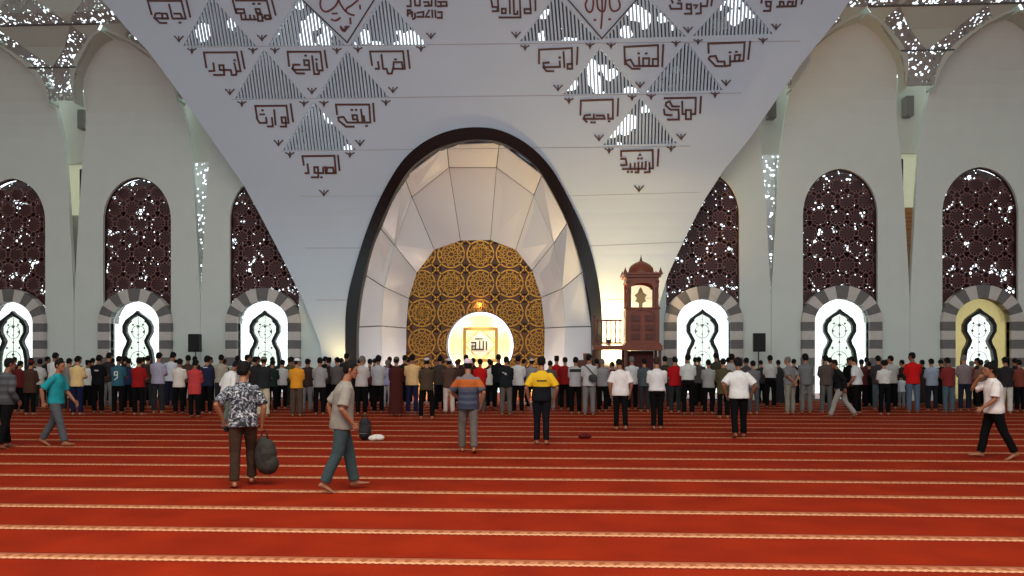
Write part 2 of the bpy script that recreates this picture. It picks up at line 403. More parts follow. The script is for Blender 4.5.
    for x, z in loop:
        vs += [(xc+x*1.0, 29.9, z), (xc+x*1.0, 30.2, z), (xc+x*1.06, 30.2, z+(.05 if z > 2.9 else 0)), (xc+x*1.06, 29.9, z+(.05 if z > 2.9 else 0))]
    for k in range(n-1):
        for q in range(4): fs.append((4*k+q, 4*k+(q+1) % 4, 4*k+4+(q+1) % 4, 4*k+4+q))
    M.add(vs, fs); M.build('recess_reveal', mat('gold_reveal', (206, 188, 140), .5, 0, 0, 1, .2, 6) if i in (5,) else PLASTER, tr)
    M = MB(); M.box((xc, 30.08, .03), (2.0, .36, .06)); M.build('door_sill', GREYST, tr)
for nm, x0, x1 in (('wall_far_left', -31, BAYS[0]-PB/2-.55), ('wall_far_right', BAYS[5]+PB/2+.55, 28)):
    M = MB(); M.box(((x0+x1)/2, 30.2, 9), (x1-x0, .3, 18)); struct(M.build(nm, PLASTER), 'plain white end of the prayer wall')
# slit recesses between the bays
gaps = [BAYS[0]-PB/2, (BAYS[0]+BAYS[1])/2, (BAYS[1]+BAYS[2])/2, (BAYS[3]+BAYS[4])/2, (BAYS[4]+BAYS[5])/2, BAYS[5]+PB/2]
SLITSC = perforated('white_slit_lattice', (225, 225, 222), 7.0, .42, 2.0, .3, .4, .3, .25)
gw = ['at the left edge', 'between the two left bays', 'left of the great panel', 'right of the great panel', 'between the two right bays', 'at the right edge']
GAPP = mat('recess_plaster', (196, 192, 180), .6, 0, .04, 20, .02, 2)
OAK = mat('oak_slat', (168, 112, 62), .5, 0, .1, 25, .12, 5)
for i, gx in enumerate(gaps):
    M = MB(); M.box((gx, 30.75, 10.9), (2.4, .2, 2.9)); st_ = struct(M.build('wall_recess', GAPP), 'narrow grey recess wall '+gw[i])
    M = MB(); M.box((gx+.12, 30.45, 11.15), (.30, .4, .75)); M.build('speaker_box', mat('grey_box', (120, 118, 110), .6), st_, False, .01)
    M = MB()
    if i in (1, 4, 0, 5):
        M.box((gx, 30.7, 8.4), (1.7, .04, 2.1)); wn = struct(M.build('window_%d' % (i+13), GL_C), 'tall slit of cream glass '+gw[i], 'window')
        M = MB(); M.box((gx-.06, 30.6, 6.0), (.1, .12, 6.4)); M.build('mullion', BLACKM, wn)
        M = MB(); M.box((gx+.22, 30.62, 5.75), (.44, .06, 3.2))
        for k in range(20): M.box((gx+.2, 30.57, 4.3+k*.15), (.4, .06, .05))
        M.build('oak_slats', OAK, wn)
        M = MB(); M.box((gx-.45, 30.7, 5.5), (.75, .1, 3.7)); M.build('side_panel', GAPP, wn)
    else:
        M.box((gx, 30.66, 6.9), (1.6, .05, 5.1)); wn = struct(M.build('window_%d' % (i+13), SLITSC), 'tall slit of bright white lattice '+gw[i], 'window')
        M = MB(); M.box((gx+(.32 if i == 3 else .34), 30.58, 6.3), (.06, .1, 6.0)); M.build('mullion', mat('bright_steel', (200, 200, 200), .25, .8), wn)
        M = MB(); M.box((gx-.25 if i == 3 else gx+.2, 30.6, 6.0), (.3, .05, 4.6 if i == 3 else 2.4)); M.build('dark_panel', DARKM, wn)
    M = MB(); M.box((gx, 30.6, 2.0), (1.2, .3, 4.0)); M.build('pier', PLASTER, st_)

# ------------------------------------------------------------------ leaning canopy of lattice and plain triangles above the bays
CAN = mat('canopy_panel', (198, 208, 196), .5, 0, .03, 20, .02, 1)
LATT = perforated('canopy_lattice', (176, 180, 176), 9.0, .52, 1.5, .43, .35, .3, .32)
def can_y(z): return petal_y(min(z, 13.9))-.55-.55*max(0, z-13.2)
def rim(z):   # half width of the arch edge of the canopy
    return interp([(11.4, 2.05), (12.0, 1.95), (12.4, 1.78), (12.75, 1.5), (13.05, 1.16), (13.3, .8), (13.5, .35), (13.58, 0)], z) if z < 13.58 else 0
def clip(poly, f):            # keep the part of a polygon where f(p) >= 0 (straight cut between samples)
    out = []
    for a, b in zip(poly, poly[1:]+poly[:1]):
        fa, fb = f(a), f(b)
        if fa >= 0: out.append(a)
        if (fa >= 0) != (fb >= 0):
            lo, hi = 0.0, 1.0
            for _ in range(20):
                m = (lo+hi)/2; p = (a[0]+(b[0]-a[0])*m, a[1]+(b[1]-a[1])*m)
                if (f(p) >= 0) == (fa >= 0): lo = m
                else: hi = m
            out.append((a[0]+(b[0]-a[0])*lo, a[1]+(b[1]-a[1])*lo))
    return out
def dense(poly, st=.12):
    out = []
    for a, b in zip(poly, poly[1:]+poly[:1]):
        n = max(1, int(math.hypot(b[0]-a[0], b[1]-a[1])/st))
        out += [(a[0]+(b[0]-a[0])*k/n, a[1]+(b[1]-a[1])*k/n) for k in range(n)]
    return out
ZR = [11.55, 12.62, 13.72, 14.85, 16.0, 17.2]
HB = 1.46
for i, gx in enumerate(gaps):
    root = struct(empty('canopy', (0, 0, 0)), 'leaning canopy of plain and lattice triangles '+gw[i], 'canopy')
    # each canopy unit spans one gap; it is cut by the arches to its left and right and by the great panel
    def keep(p):
        x, z = p; dx = abs(x-gx)
        lim = 2.562-rim(z)
        lft, rgt = -99, 99
        if i == 2: rgt = panel_edge(z, -1)+.5-x
        if i == 3: lft = x-panel_edge(z, 1)+.5
        return min(lim-dx, rgt, 99 if lft == -99 else lft)
    def panel_edge(z, s):                                   # X of the great panel's edge at height z
        return interp([(9.5, -11.2), (11.3, -12.4), (13.5, -14.0), (15.4, -15.4), (20, -18.8)], z) if s < 0 else interp([(9.5, 7.2), (11.3, 8.2), (13.5, 9.9), (15.4, 11.4), (20, 15)], z)
    ML, MS, MF = MB(), MB(), MB()
    for r in range(5):
        z0, z1 = ZR[r], ZR[r+1]
        for c in range(-3, 4):
            cx = gx+c*HB
            for up in (True, False):
                if r == 0: up_c = (c % 2 == 0)
                else: up_c = ((c+r) % 2 == 0)
                if up != up_c: continue
                tri = [(cx-HB, z0), (cx+HB, z0), (cx, z1)] if up else [(cx, z0), (cx+HB, z1), (cx-HB, z1)]
                cen = (sum(p[0] for p in tri)/3, sum(p[1] for p in tri)/3)
                p = clip(dense(tri), keep)
                if len(p) < 3: continue
                q = [p[0]]
                for a in p[1:]:
                    if math.hypot(a[0]-q[-1][0], a[1]-q[-1][1]) > .015: q.append(a)
                if math.hypot(q[0][0]-q[-1][0], q[0][1]-q[-1][1]) < .015: q.pop()
                if len(q) < 3: continue
                ar = abs(sum(a[0]*b[1]-a[1]*b[0] for a, b in zip(q, q[1:]+q[:1])))/2
                if ar < .01: continue
                lat = up or r == 0
                try: slab('x', q, [], can_y, .06, None, None, .3, ML if lat else MS)
                except Exception: pass
        # seam bar at the foot of each row
        zs = ZR[r]; lim = 2.55-rim(zs) if rim(zs) > 0 else 2.55
        MF.box((gx, can_y(zs)-.02, zs), (2*min(lim, 2.56), .05, .05)) if r and i not in (2, 3) else None
    if MS.v: MS.build('plain_triangles', CAN, root)
    if ML.v: ML.build('lattice_triangles', LATT, root)
    if MF.v: MF.build('seam_bar', mat('seam', (90, 88, 84), .5), root)
    # plain border and soffit that follow the arches
    for s in (-1, 1):
        if (i == 2 and s > 0) or (i == 3 and s < 0): continue
        MR = MB(); zs = [11.45+k*(13.57-11.45)/26 for k in range(27)]
        vs = []; fs = []
        for z in zs:
            xe = gx+s*(2.562-rim(z)); xo = gx+s*(2.562-rim(z)-.2*min(1, max(.1, (z-11.3)/1.2)))
            yc = can_y(z)
            vs += [(xe, yc-.03, z-.02), (xe, petal_y(z)+.05, z-.02), (xo, petal_y(z)+.05, z+.05), (xo, yc-.03, z+.05)]
        for k in range(len(zs)-1):
            for q in range(4): fs.append((4*k+q, 4*k+(q+1) % 4, 4*k+4+(q+1) % 4, 4*k+4+q))
        MR.add(vs, fs); MR.build('arch_border', CAN, root)

# ------------------------------------------------------------------ the great middle panel
PL = [(24, -110), (64, -50), (102, 0), (129, 31), (149, 52), (187, 104), (215, 144), (243, 184), (272, 238), (302, 298), (312, 322), (320, 343), (326, 399)]
PR = [(928, -110), (887, -50), (850, 0), (837, 20), (801, 64), (779, 96), (750, 138), (722.5, 172), (705, 199), (686, 236), (668, 275), (655, 318), (647, 350), (642, 399)]
EGG_O = [(346.5, 363), (347, 309), (357, 263.5), (375, 211.6), (398, 168.7), (420, 146), (447, 132.6), (474.5, 128.3), (501.6, 131.7), (528.7, 146), (551, 168.7), (569, 200), (587.5, 241), (598.7, 286), (602, 327), (601, 363)]
EGG_I = [(357.5, 363), (358, 322), (365, 275), (379.7, 227), (404.5, 178), (427, 156.5), (447, 146), (474.5, 140.7), (500.7, 143.5), (523, 156), (542, 175.5), (567, 223), (582, 268), (589.7, 304), (592, 336), (591.5, 363)]
def smooth_loop(pts, n=6):
    out = []
    for i in range(len(pts)-1):
        p0 = Vector(pts[max(0, i-1)]); p1 = Vector(pts[i]); p2 = Vector(pts[i+1]); p3 = Vector(pts[min(len(pts)-1, i+2)])
        for k in range(n):
            t = k/n
            out.append(tuple(.5*((2*p1)+(-p0+p2)*t+(2*p0-5*p1+4*p2-p3)*t*t+(-p0+3*p1-3*p2+p3)*t**3)))
    return out+[tuple(pts[-1])]
def on_panel(px, py, off=0): return US(px, py, panel_y, off)
def xz(v): return (v.x, v.z)
egg_w = [xz(on_panel(*p)) for p in smooth_loop(EGG_O)]
egg_w[0] = (egg_w[0][0], 0); egg_w[-1] = (egg_w[-1][0], 0)
TRI = [[(183, 46), (256, 46), (211, -4)], [(268, 45.5), (345, 45.5), (299, -4)], [(350, 45), (428, 45), (383, -4)],
       [(235, 98.5), (306, 98.5), (264, 49)], [(316, 98.5), (390, 98), (347, 50.5)], [(283, 150), (356, 150), (313.5, 101.5)],
       [(520, 41), (600, 40), (556, -7)], [(605, 38.5), (686, 36.5), (643, -9)], [(693, 36), (773, 34), (735, -11)],
       [(563, 94.5), (641, 92.5), (600, 47)], [(646, 92), (723, 90), (687, 41)], [(603, 145), (677, 143.5), (641, 96.5)],
       [(142, -6), (208, -7), (166, -56)], [(218, -7), (296, -7), (250, -57)], [(388, -7), (468, -7), (428, -57)], [(472, -10), (552, -10), (510, -60)], [(648, -12), (730, -14), (690, -62)], [(740, -14), (822, -16), (785, -64)]]
tri_w = [[xz(on_panel(*p)) for p in t] for t in TRI]
left = [xz(on_panel(*p)) for p in PL]; right = [xz(on_panel(*p)) for p in PR]
left[-1] = (left[-1][0], 0); right[-1] = (right[-1][0], 0)
outline = left+egg_w+list(reversed(right))
gp = struct(slab('wall_front', outline, tri_w, panel_y, .18, PANELM, None, .5), 'great white leaning wall panel with brown calligraphy and slatted triangles')
# slats inside the triangular openings
up_dir = Vector((0, -.38, 1)).normalized()
for t in tri_w:
    M = MB(); (ax, az), (bx, bz), (cx, cz) = t
    n = 22; h = cz-(az+bz)/2
    for k in range(1, n):
        u = k/n; x0 = ax+(bx-ax)*u; z0 = az+(bz-az)*u
        # slats lie parallel to the axis of the triangle
        mx, mz = (ax+bx)/2, (az+bz)/2; sl = (cx-mx)/(cz-mz)
        um = (cx-sl*(cz-mz)-ax)/(bx-ax)
        top = h*(1-abs(u-.5)/.5)
        if top < .05: continue
        x1, z1 = x0+sl*top, z0+top
        p0 = Vector((x0, panel_y(z0)+.02, z0)); p1 = Vector((x1, panel_y(z1)+.02, z1))
        if z0 < 8.2:
            pm = (p0+p1)/2; pm.y = panel_y(pm.z)+.02; pts = [p0, pm, p1]
        else: pts = [p0, p1]
        M.strip(pts, (0, -1, -.38), (bx-ax)/n*.52, -.08)
    M.build('slat_grille', PANELM, gp)
# added dark backing for the shade behind the slats; noise holes show sky
SLAT_BACK = perforated('slat_backing', (98, 98, 100), 1.7, .62, .75, .43, .6, .2, 0.1)
M = MB(); pts = [(-16.5, 18), (13, 18), (7, 9.5), (3.6, 8), (.5, 8.6), (-3, 10), (-6, 8.6), (-9.2, 8), (-11.0, 9.5)]
slab('x', [(-16.5, 17.9), (-11.5, 9.6), (-9.4, 7.6), (-7.2, 7.6), (-3, 10.5), (1.2, 7.6), (3.8, 7.6), (6.4, 9.6), (12.5, 17.9)], [], lambda z: panel_y(z)+1.3, .05, None, None, 1.0, M)
M.build('slat_backing', SLAT_BACK, gp)
# seams in the cladding
SEAM = mat('panel_seam', (178, 178, 180), .6)
M = MB()
for a, b in (((188, 47), (800, 41)), ((232, 99.5), (742, 93)), ((282, 151), (690, 146)), ((300, 196), (392, 196)), ((560, 196), (700, 192)), ((306, 248), (360, 248)), ((590, 246), (684, 242)), ((316, 300), (348, 300)), ((600, 300), (660, 298))):
    p, q = on_panel(*a, -.004), on_panel(*b, -.004); n = 12; prev = None
    M.strip([Vector((p.x+(q.x-p.x)*k/n, 0, p.z+(q.z-p.z)*k/n))+Vector((0, panel_y(p.z+(q.z-p.z)*k/n)-.002, 0)) for k in range(n+1)], (0, -1, 0), .025, .003)
M.build('cladding_seam', SEAM, gp)
# ---- lettering: pen strokes traced letter by letter, laid on the panel
CROPS = {1: (140, 0, 10.24), 2: (220, 0, 10.24), 3: (300, 0, 6.4), 4: (190, 40, 6.4), 5: (240, 95, 5.7625), 6: (480, 0, 6.4), 7: (640, 0, 5.689), 8: (560, 90, 5.4875), 9: (500, 0, 2.88)}
WORDS = [
 (1, [[(120,145),(80,8),(425,8),(470,190),(335,190),(300,50)], [(475,-5),(515,170)], [(355,140),(415,140),(435,188)], [(290,190),(235,190),(225,140),(275,140),(290,190)], [(235,190),(150,185),(160,140),(205,135)], [(150,185),(205,235),(270,235)], [(405,232),(415,232)]]),
 (2, [[(165,130),(130,-5)], [(165,5),(480,5),(525,190),(510,195)], [(530,-5),(570,150)], [(165,95),(245,95),(255,135),(170,135),(165,95)], [(212,135),(225,200),(370,200)], [(262,160),(267,200)], [(308,160),(313,200)], [(350,165),(360,200)], [(365,92),(405,92),(418,132),(375,132),(365,92)], [(340,40),(352,40)], [(396,40),(408,40)], [(385,150),(430,150),(438,215),(393,215),(385,150)], [(438,180),(465,180)], [(460,158),(505,158),(512,195),(468,195),(460,158)]]),
 (3, [[(462,415),(448,330),(660,328),(672,440),(595,440),(588,470),(562,470),(555,440),(532,440),(522,352)], [(690,325),(703,435)], [(598,440),(600,398),(652,398),(660,440)], [(608,380),(614,380)], [(500,398),(506,440),(485,440)]]),
 (4, [[(105,175),(90,80),(300,78),(325,200),(297,200),(285,150)], [(330,75),(350,180)], [(284,130),(288,130)], [(300,200),(296,224),(268,224),(262,192),(192,192),(188,162),(215,162),(220,224),(155,224)], [(150,150),(157,197),(125,199)]]),
 (4, [[(635,165),(625,75),(835,75),(850,195),(828,195),(826,217),(796,218),(782,105)], [(862,70),(878,175)], [(816,195),(810,150)], [(808,124),(812,124)], [(668,190),(766,190),(760,130),(730,130),(734,160),(763,160)], [(738,100),(742,100)], [(700,158),(662,158),(660,186)], [(655,182),(682,213),(730,214)]]),
 (4, [[(430,495),(418,422),(618,420),(632,530),(590,530),(586,495),(612,495),(616,554),(582,554)], [(645,412),(660,520)], [(540,450),(548,540)], [(525,500),(531,553),(500,553)], [(428,500),(446,530),(492,530),(488,498)], [(463,450),(467,450)], [(452,476),(456,476)], [(470,476),(474,476)]]),
 (5, [[(560,110),(553,55),(745,55),(752,158),(720,158),(714,122)], [(768,50),(775,150)], [(728,178),(732,178)], [(698,85),(708,158),(682,158)], [(680,158),(674,116),(648,116),(652,140),(676,140)], [(643,86),(647,86)], [(668,86),(672,86)], [(682,158),(618,158),(597,126),(566,130),(570,148),(612,182),(655,182)]]),
 (5, [[(368,402),(360,352),(545,350),(553,450),(495,450),(492,415)], [(565,350),(574,432)], [(500,450),(503,418),(536,418),(542,450)], [(480,418),(480,450),(430,448),(428,416),(450,416),(452,474),(415,474)], [(468,474),(472,474)], [(390,400),(396,450),(378,450)]]),
 (3, [[(915,12),(938,12),(940,38),(912,38)], [(885,12),(902,12),(902,40),(882,40)], [(868,-5),(868,36)], [(843,-5),(843,36),(800,38)], [(795,14),(822,14),(828,36)], [(768,-5),(768,36),(745,36)], [(735,-5),(738,36)], [(708,-5),(710,40),(688,40)],
      [(886,78),(908,78),(908,114),(882,114)], [(866,70),(868,108)], [(846,68),(848,108)], [(826,68),(804,108),(828,108)], [(752,82),(790,76),(790,108),(752,108)], [(736,88),(738,114),(724,122)], [(718,76),(718,106)], [(690,66),(708,66),(708,86),(690,86),(690,66)], [(690,86),(690,100)]]),
 (6, [[(355,-5),(355,65)], [(320,-5),(325,85),(285,85),(285,58),(325,58)], [(255,-5),(260,112),(125,112)], [(215,-5),(218,90),(240,90),(240,74)], [(190,-5),(192,85)], [(140,56),(165,56),(165,85),(140,85),(140,56)], [(115,-5),(118,70)], [(72,-5),(80,45),(112,45),(112,72),(82,72)]]),
 (6, [[(378,405),(378,318),(588,308),(590,440),(560,440),(560,410),(590,410)], [(625,305),(620,410)], [(535,335),(540,428)], [(510,395),(512,428),(410,430),(405,403),(440,400)], [(508,368),(512,368)], [(405,430),(425,455),(470,455)]]),
 (9, [[(360,185),(358,135),(455,130),(455,190),(440,190),(440,170),(455,170)], [(470,130),(467,190)], [(440,190),(386,190),(376,172),(361,175),(363,183),(380,198),(402,198)], [(412,190),(412,168),(430,168),(428,190)], [(420,154),(422,154)], [(401,190),(400,166)], [(398,154),(400,154)]]),
 (7, [[(390,300),(388,248),(595,240),(588,345),(512,350)], [(626,238),(615,335)], [(538,348),(540,315),(570,312),(562,345)], [(546,295),(550,295)], [(510,298),(514,298)], [(512,320),(512,372),(482,376),(480,350),(442,350),(430,318),(396,322),(390,335),(430,376),(470,376)]]),
 (8, [[(112,135),(115,58),(290,52),(290,158),(264,158),(264,135)], [(319,50),(316,140)], [(268,172),(271,172)], [(200,140),(240,140),(246,158),(195,158)], [(185,135),(186,158),(130,158),(135,140),(165,136)], [(130,158),(146,175)], [(172,178),(175,178)], [(188,178),(191,178)]]),
 (8, [[(575,45),(745,42),(742,132),(718,132),(718,160),(690,160),(690,110),(718,110),(718,132)], [(773,38),(768,125)], [(670,65),(672,132),(690,132)], [(652,90),(616,90),(602,62),(582,70),(580,85),(606,108),(650,108),(652,162),(592,162)], [(570,108),(574,135),(612,138)]]),
 (8, [[(335,362),(335,335),(508,330),(510,430),(490,430)], [(540,328),(535,415)], [(490,400),(492,450),(465,452)], [(470,395),(470,432),(345,434)], [(450,400),(450,432)], [(430,400),(430,452),(414,452)], [(410,405),(410,434)], [(386,408),(386,432)], [(428,376),(431,376)], [(446,376),(449,376)], [(437,356),(440,356)], [(372,450),(375,450)], [(392,450),(395,450)], [(335,378),(360,378),(366,411),(335,413)]]),
 (7, [[(185,15),(178,-6)], [(386,-6),(380,35),(350,35)], [(411,-6),(405,30)], [(345,20),(346,75),(320,78)], [(308,30),(326,30),(316,46)], [(265,25),(290,25),(292,78),(255,78)], [(265,25),(266,50),(290,50)], [(215,20),(235,20),(236,50),(175,50),(170,32)], [(222,3),(226,3)]]),
 (7, [[(890,-6),(885,35),(780,38)], [(926,-6),(918,20)], [(838,36),(842,10),(870,10),(864,35)], [(795,38),(795,10),(815,10),(818,36)], [(715,10),(745,10),(740,62),(705,62)], [(715,10),(720,36),(742,36)], [(692,-6),(690,15)]]),
]
ML = MB(); lnorm = (0, -1, 0)
def stroke(M, px_pts, wid_px, off=-.006):
    pts = [on_panel(a, b) for a, b in px_pts]; wd = wid_px*pts[0].y/F
    pts = [p+Vector((0, off, 0)) for p in pts]
    M.strip(pts, (0, -1, -.38 if pts[0].z > 8 else (-.2 if pts[0].z > 5.5 else 0)), wd, .02)
for crop, strokes in WORDS:
    x0, y0, s = CROPS[crop]
    for k in strokes: stroke(ML, [(x0+a/s, y0+b/s) for a, b in k], 1.85)
ML.build('lettering', BROWNL, gp)
MD = MB()                                                     # diamonds and their flowing script
MARKC = mat('motif_brown', (88, 70, 66), .5)
dia = [[(3, [(-25,-40),(15,0),(303,272),(480,-8),(500,-40)])], [(6, [(530,-40),(565,0),(780,248),(1000,0),(1035,-40)])]]
for d in dia:
    for crop, k in d:
        x0, y0, s = CROPS[crop]; stroke(MD, [(x0+a/s, y0+b/s) for a, b in k], 1.3, -.01)
MD.build('diamond_outline', mat('dark_outline', (70, 62, 64), .5), gp)
MS = MB()
scr = [(3, [[(135,-10),(130,30),(140,60),(165,75),(200,62),(230,35),(248,0)], [(246,-5),(262,30),(290,70),(318,90),(345,98)], [(296,72),(302,52),(330,35),(372,0)], [(210,88),(236,86)], [(203,125),(228,132),(256,116)], [(322,118),(325,150)], [(262,178),(278,198),(300,170)], [(384,36),(386,55)]]),
       (6, [[(690,-10),(675,28),(682,62),(700,78),(718,66),(726,20),(724,-10)], [(748,-10),(754,50),(776,72),(798,64),(806,-10)], [(780,-10),(782,80),(774,180)], [(828,-10),(834,50),(856,72),(885,62),(896,36),(884,-10)], [(732,128),(738,128)], [(826,124),(834,124)]])]
for crop, st2 in scr:
    x0, y0, s = CROPS[crop]
    for k in st2: stroke(MS, smooth_loop([(x0+a/s, y0+b/s) for a, b in k], 4) if len(k) > 2 else [(x0+a/s, y0+b/s) for a, b in k], 1.7)
MS.build('script_lettering', mat('red_brown_script', (118, 54, 54), .5), gp)
MM = MB()
UPM = [(179,39),(262,38),(345,29),(431,36),(230,92),(312,91),(393,90),(278.6,143),(360,143),(324,193),(516,35),(688,30),(776,27),(558,88),(640,85),(726,83),(599,138),(681,137),(639,189)]
TPM = [(192,51),(253,51),(275,51),(337,51),(358,50),(421,49),(242,104),(304,104),(324,104),(386,103),(290,155),(350,155),(525,48),(590,46),(611,46),(676,44),(698,42),(763,41),(569,101),(632,98),(651,97),(715,95),(609,151),(671,149)]
for x, y in UPM:
    stroke(MM, [(x-4.2,y-2.6),(x-2,y-.4),(x,y+2.6),(x+2,y-.4),(x+4.2,y-2.6)], 1.2); stroke(MM, [(x,y-2.4),(x,y+1.5)], 1.1)
for x, y in TPM:
    stroke(MM, [(x-4,y-2.2),(x-1.4,y-1.0),(x,y+2.4),(x+1.4,y-1.0),(x+4,y-2.2)], 1.2); stroke(MM, [(x,y-2.4),(x,y+1)], 1.4)
MM.build('leaf_motifs', MARKC, gp)

# ------------------------------------------------------------------ mihrab
mroot = tag(empty('mihrab', (-3.0, 29.4, 0)), 'egg shaped prayer niche lined with silver facets around a gold lattice', 'prayer niche')
def mb_child(M, name, mats, smooth=False, bevel=0, par=None):
    M.v = [p-Vector((-3.0, 29.4, 0)) for p in M.v]
    return M.build(name, mats, par or mroot, smooth, bevel)
M = MB(); o_ = [on_panel(*p) for p in smooth_loop(EGG_O)]; i_ = [on_panel(*p) for p in smooth_loop(EGG_I)]
o_[0].z = o_[-1].z = i_[0].z = i_[-1].z = 0
n = len(o_); vs = []; fs = []
for a, b in zip(o_, i_):
    vs += [Vector((a.x, panel_y(a.z)+.3, a.z)), Vector((a.x, panel_y(a.z)-.14, a.z)), Vector((b.x, panel_y(b.z)-.14, b.z)), Vector((b.x, panel_y(b.z)+.35, b.z))]
for k in range(n-1):
    for q in range(4): fs.append((4*k+q, 4*k+(q+1) % 4, 4*k+4+(q+1) % 4, 4*k+4+q))
M.add(vs, fs); mb_child(M, 'black_ring', mat('ring_black', (9, 10, 12), .35, .1, 0, 1))
# facets: outer edge on the ring, crease part way, inner edge round the gold wall
GY, MY = 31.7, 30.35
OUT = [(357.5, 399), (358, 322), (365, 275), (380, 227), (404.5, 178), (447, 146), (500.7, 143.5), (542, 175.5), (567, 223), (582, 268), (589.7, 304), (591.5, 399)]
OUT = [(357.6, 380), (357.6, 327), (365.2, 275), (379.5, 227), (404.5, 177.5), (446.8, 145), (499.5, 143), (541.8, 175), (567.5, 222.5), (582.6, 272), (591, 326.5), (591.8, 380)]
MID = [(383, 399), (381, 326), (384, 287), (394.5, 245), (412, 197), (449, 167.5), (496.5, 167.5), (534, 195), (554, 243), (562.5, 288.5), (565, 327), (563, 399)]
INN = [(406, 399), (406.5, 328), (409, 298.5), (417, 273), (434.5, 250), (460.5, 241), (490.5, 240.5), (515.5, 250), (532, 270.5), (541, 297.5), (544.5, 328), (543.5, 399)]
A_ = [on_panel(*p, .2) for p in OUT]; B_ = [U(*p, MY) for p in MID]; C_ = [U(*p, GY) for p in INN]
for L_ in (A_, B_, C_): L_[0].z = L_[-1].z = 0.0
SILV = bpy.data.materials.new('brushed_silver'); SILV.use_nodes = True
b = SILV.node_tree.nodes['Principled BSDF']; b.inputs['Base Color'].default_value = (*lin((240, 247, 252)), 1); b.inputs['Metallic'].default_value = .2; b.inputs['Roughness'].default_value = .3
nn = SILV.node_tree.nodes.new('ShaderNodeTexNoise'); nn.inputs['Scale'].default_value = .9; nn.inputs['Detail'].default_value = 3
bp = SILV.node_tree.nodes.new('ShaderNodeBump'); bp.inputs['Strength'].default_value = .25; bp.inputs['Distance'].default_value = .15
SILV.node_tree.links.new(nn.outputs['Fac'], bp.inputs['Height']); SILV.node_tree.links.new(bp.outputs[0], b.inputs['Normal'])
def facet(a, b, c, d):
    cen = (a+b+c+d)/4; q = [p+(cen-p)*min(.3, .022/max(.05, (cen-p).length)) for p in (a, b, c, d)]
    nr = (q[2]-q[0]).cross(q[3]-q[1]).normalized()
    if nr.y > 0: nr = -nr
    M = MB(); M.add(q+[p-nr*.04 for p in q], [(0,1,2,3), (7,6,5,4)]+[(k, (k+1) % 4, (k+1) % 4+4, k+4) for k in range(4)])
    mb_child(M, 'facet', SILV)
for k in range(11):
    facet(A_[k], A_[k+1], B_[k+1], B_[k]); facet(B_[k], B_[k+1], C_[k+1], C_[k])
M = MB()                                                     # dark shell behind the facets
for P_, Q_ in ((A_, B_), (B_, C_)):
    for k in range(11):
        off = Vector((0, .09, 0)); c0 = Vector((-3, 0, 3.5))
        q = []
        for p in (P_[k], P_[k+1], Q_[k+1], Q_[k]):
            d = Vector((p.x-c0.x, 0, p.z-c0.z)).normalized()*.09; q += [p+d+off*.3]
        M.add(q+[p+Vector((0, .05, 0)) for p in q], [(0,1,2,3), (7,6,5,4)]+[(j, (j+1) % 4, (j+1) % 4+4, j+4) for j in range(4)])
mb_child(M, 'facet_backing', mat('dark_backing', (60, 60, 62), .6))
# gold wall
gold_o = [(C_[0].x-.3, 0)]+[(p.x+(-.12 if p.x < -2.9 else .12), p.z+.12) for p in C_[1:-1]]+[(C_[-1].x+.3, 0)]
nc = U(479.5, 345.5, GY); NR = 1.38; ncx, ncz = nc.x, nc.z
def niche_loop(r, n=40):
    k0 = math.radians(52); pts = []
    for j in range(n+1):
        a = -k0+(PI+2*k0)*j/n; pts.append((ncx+r*math.cos(a), ncz+r*math.sin(a)))
    return [(pts[0][0], 0.0)]+pts+[(pts[-1][0], 0.0)]
nl = niche_loop(NR)
out_loop = gold_o+nl          # outer edge left to right, then back over the niche opening right to left
M = MB(); slab('x', out_loop, [], lambda z: GY+.06, .15, None, None, 0, M)
mb_child(M, 'gold_wall', mat('brown_ground', (92, 54, 22), .45, .15, 0, 1, .15, 3))
GOLD = mat('gold_metal', (206, 146, 60), .35, .7, 0, 1, .1, 4)
M = MB(); S = 1.2; gy = GY+.05; ox, oz = U(480.3, 283.5, GY).x, U(480.3, 283.5, GY).z
def in_gold(x, z):
    if math.hypot(x-ncx, z-ncz) < NR+.02 or (z < ncz and abs(x-ncx) < .87): return False
    c = False; n = len(gold_o)
    for a, b in zip(gold_o, gold_o[1:]+gold_o[:1]):
        if (a[1] > z) != (b[1] > z) and x < (b[0]-a[0])*(z-a[1])/(b[1]-a[1])+a[0]: c = not c
    return c
def gseg(pts, wd, th=.04):
    run = []
    for p in pts+[None]:
        if p is not None and in_gold(*p): run.append(p)
        else:
            if len(run) > 1: M.strip([(q[0], gy, q[1]) for q in run], (0, -1, 0), wd, th)
            run = []
def line(a, b, wd, n=10): gseg([(a[0]+(b[0]-a[0])*k/n, a[1]+(b[1]-a[1])*k/n) for k in range(n+1)], wd)
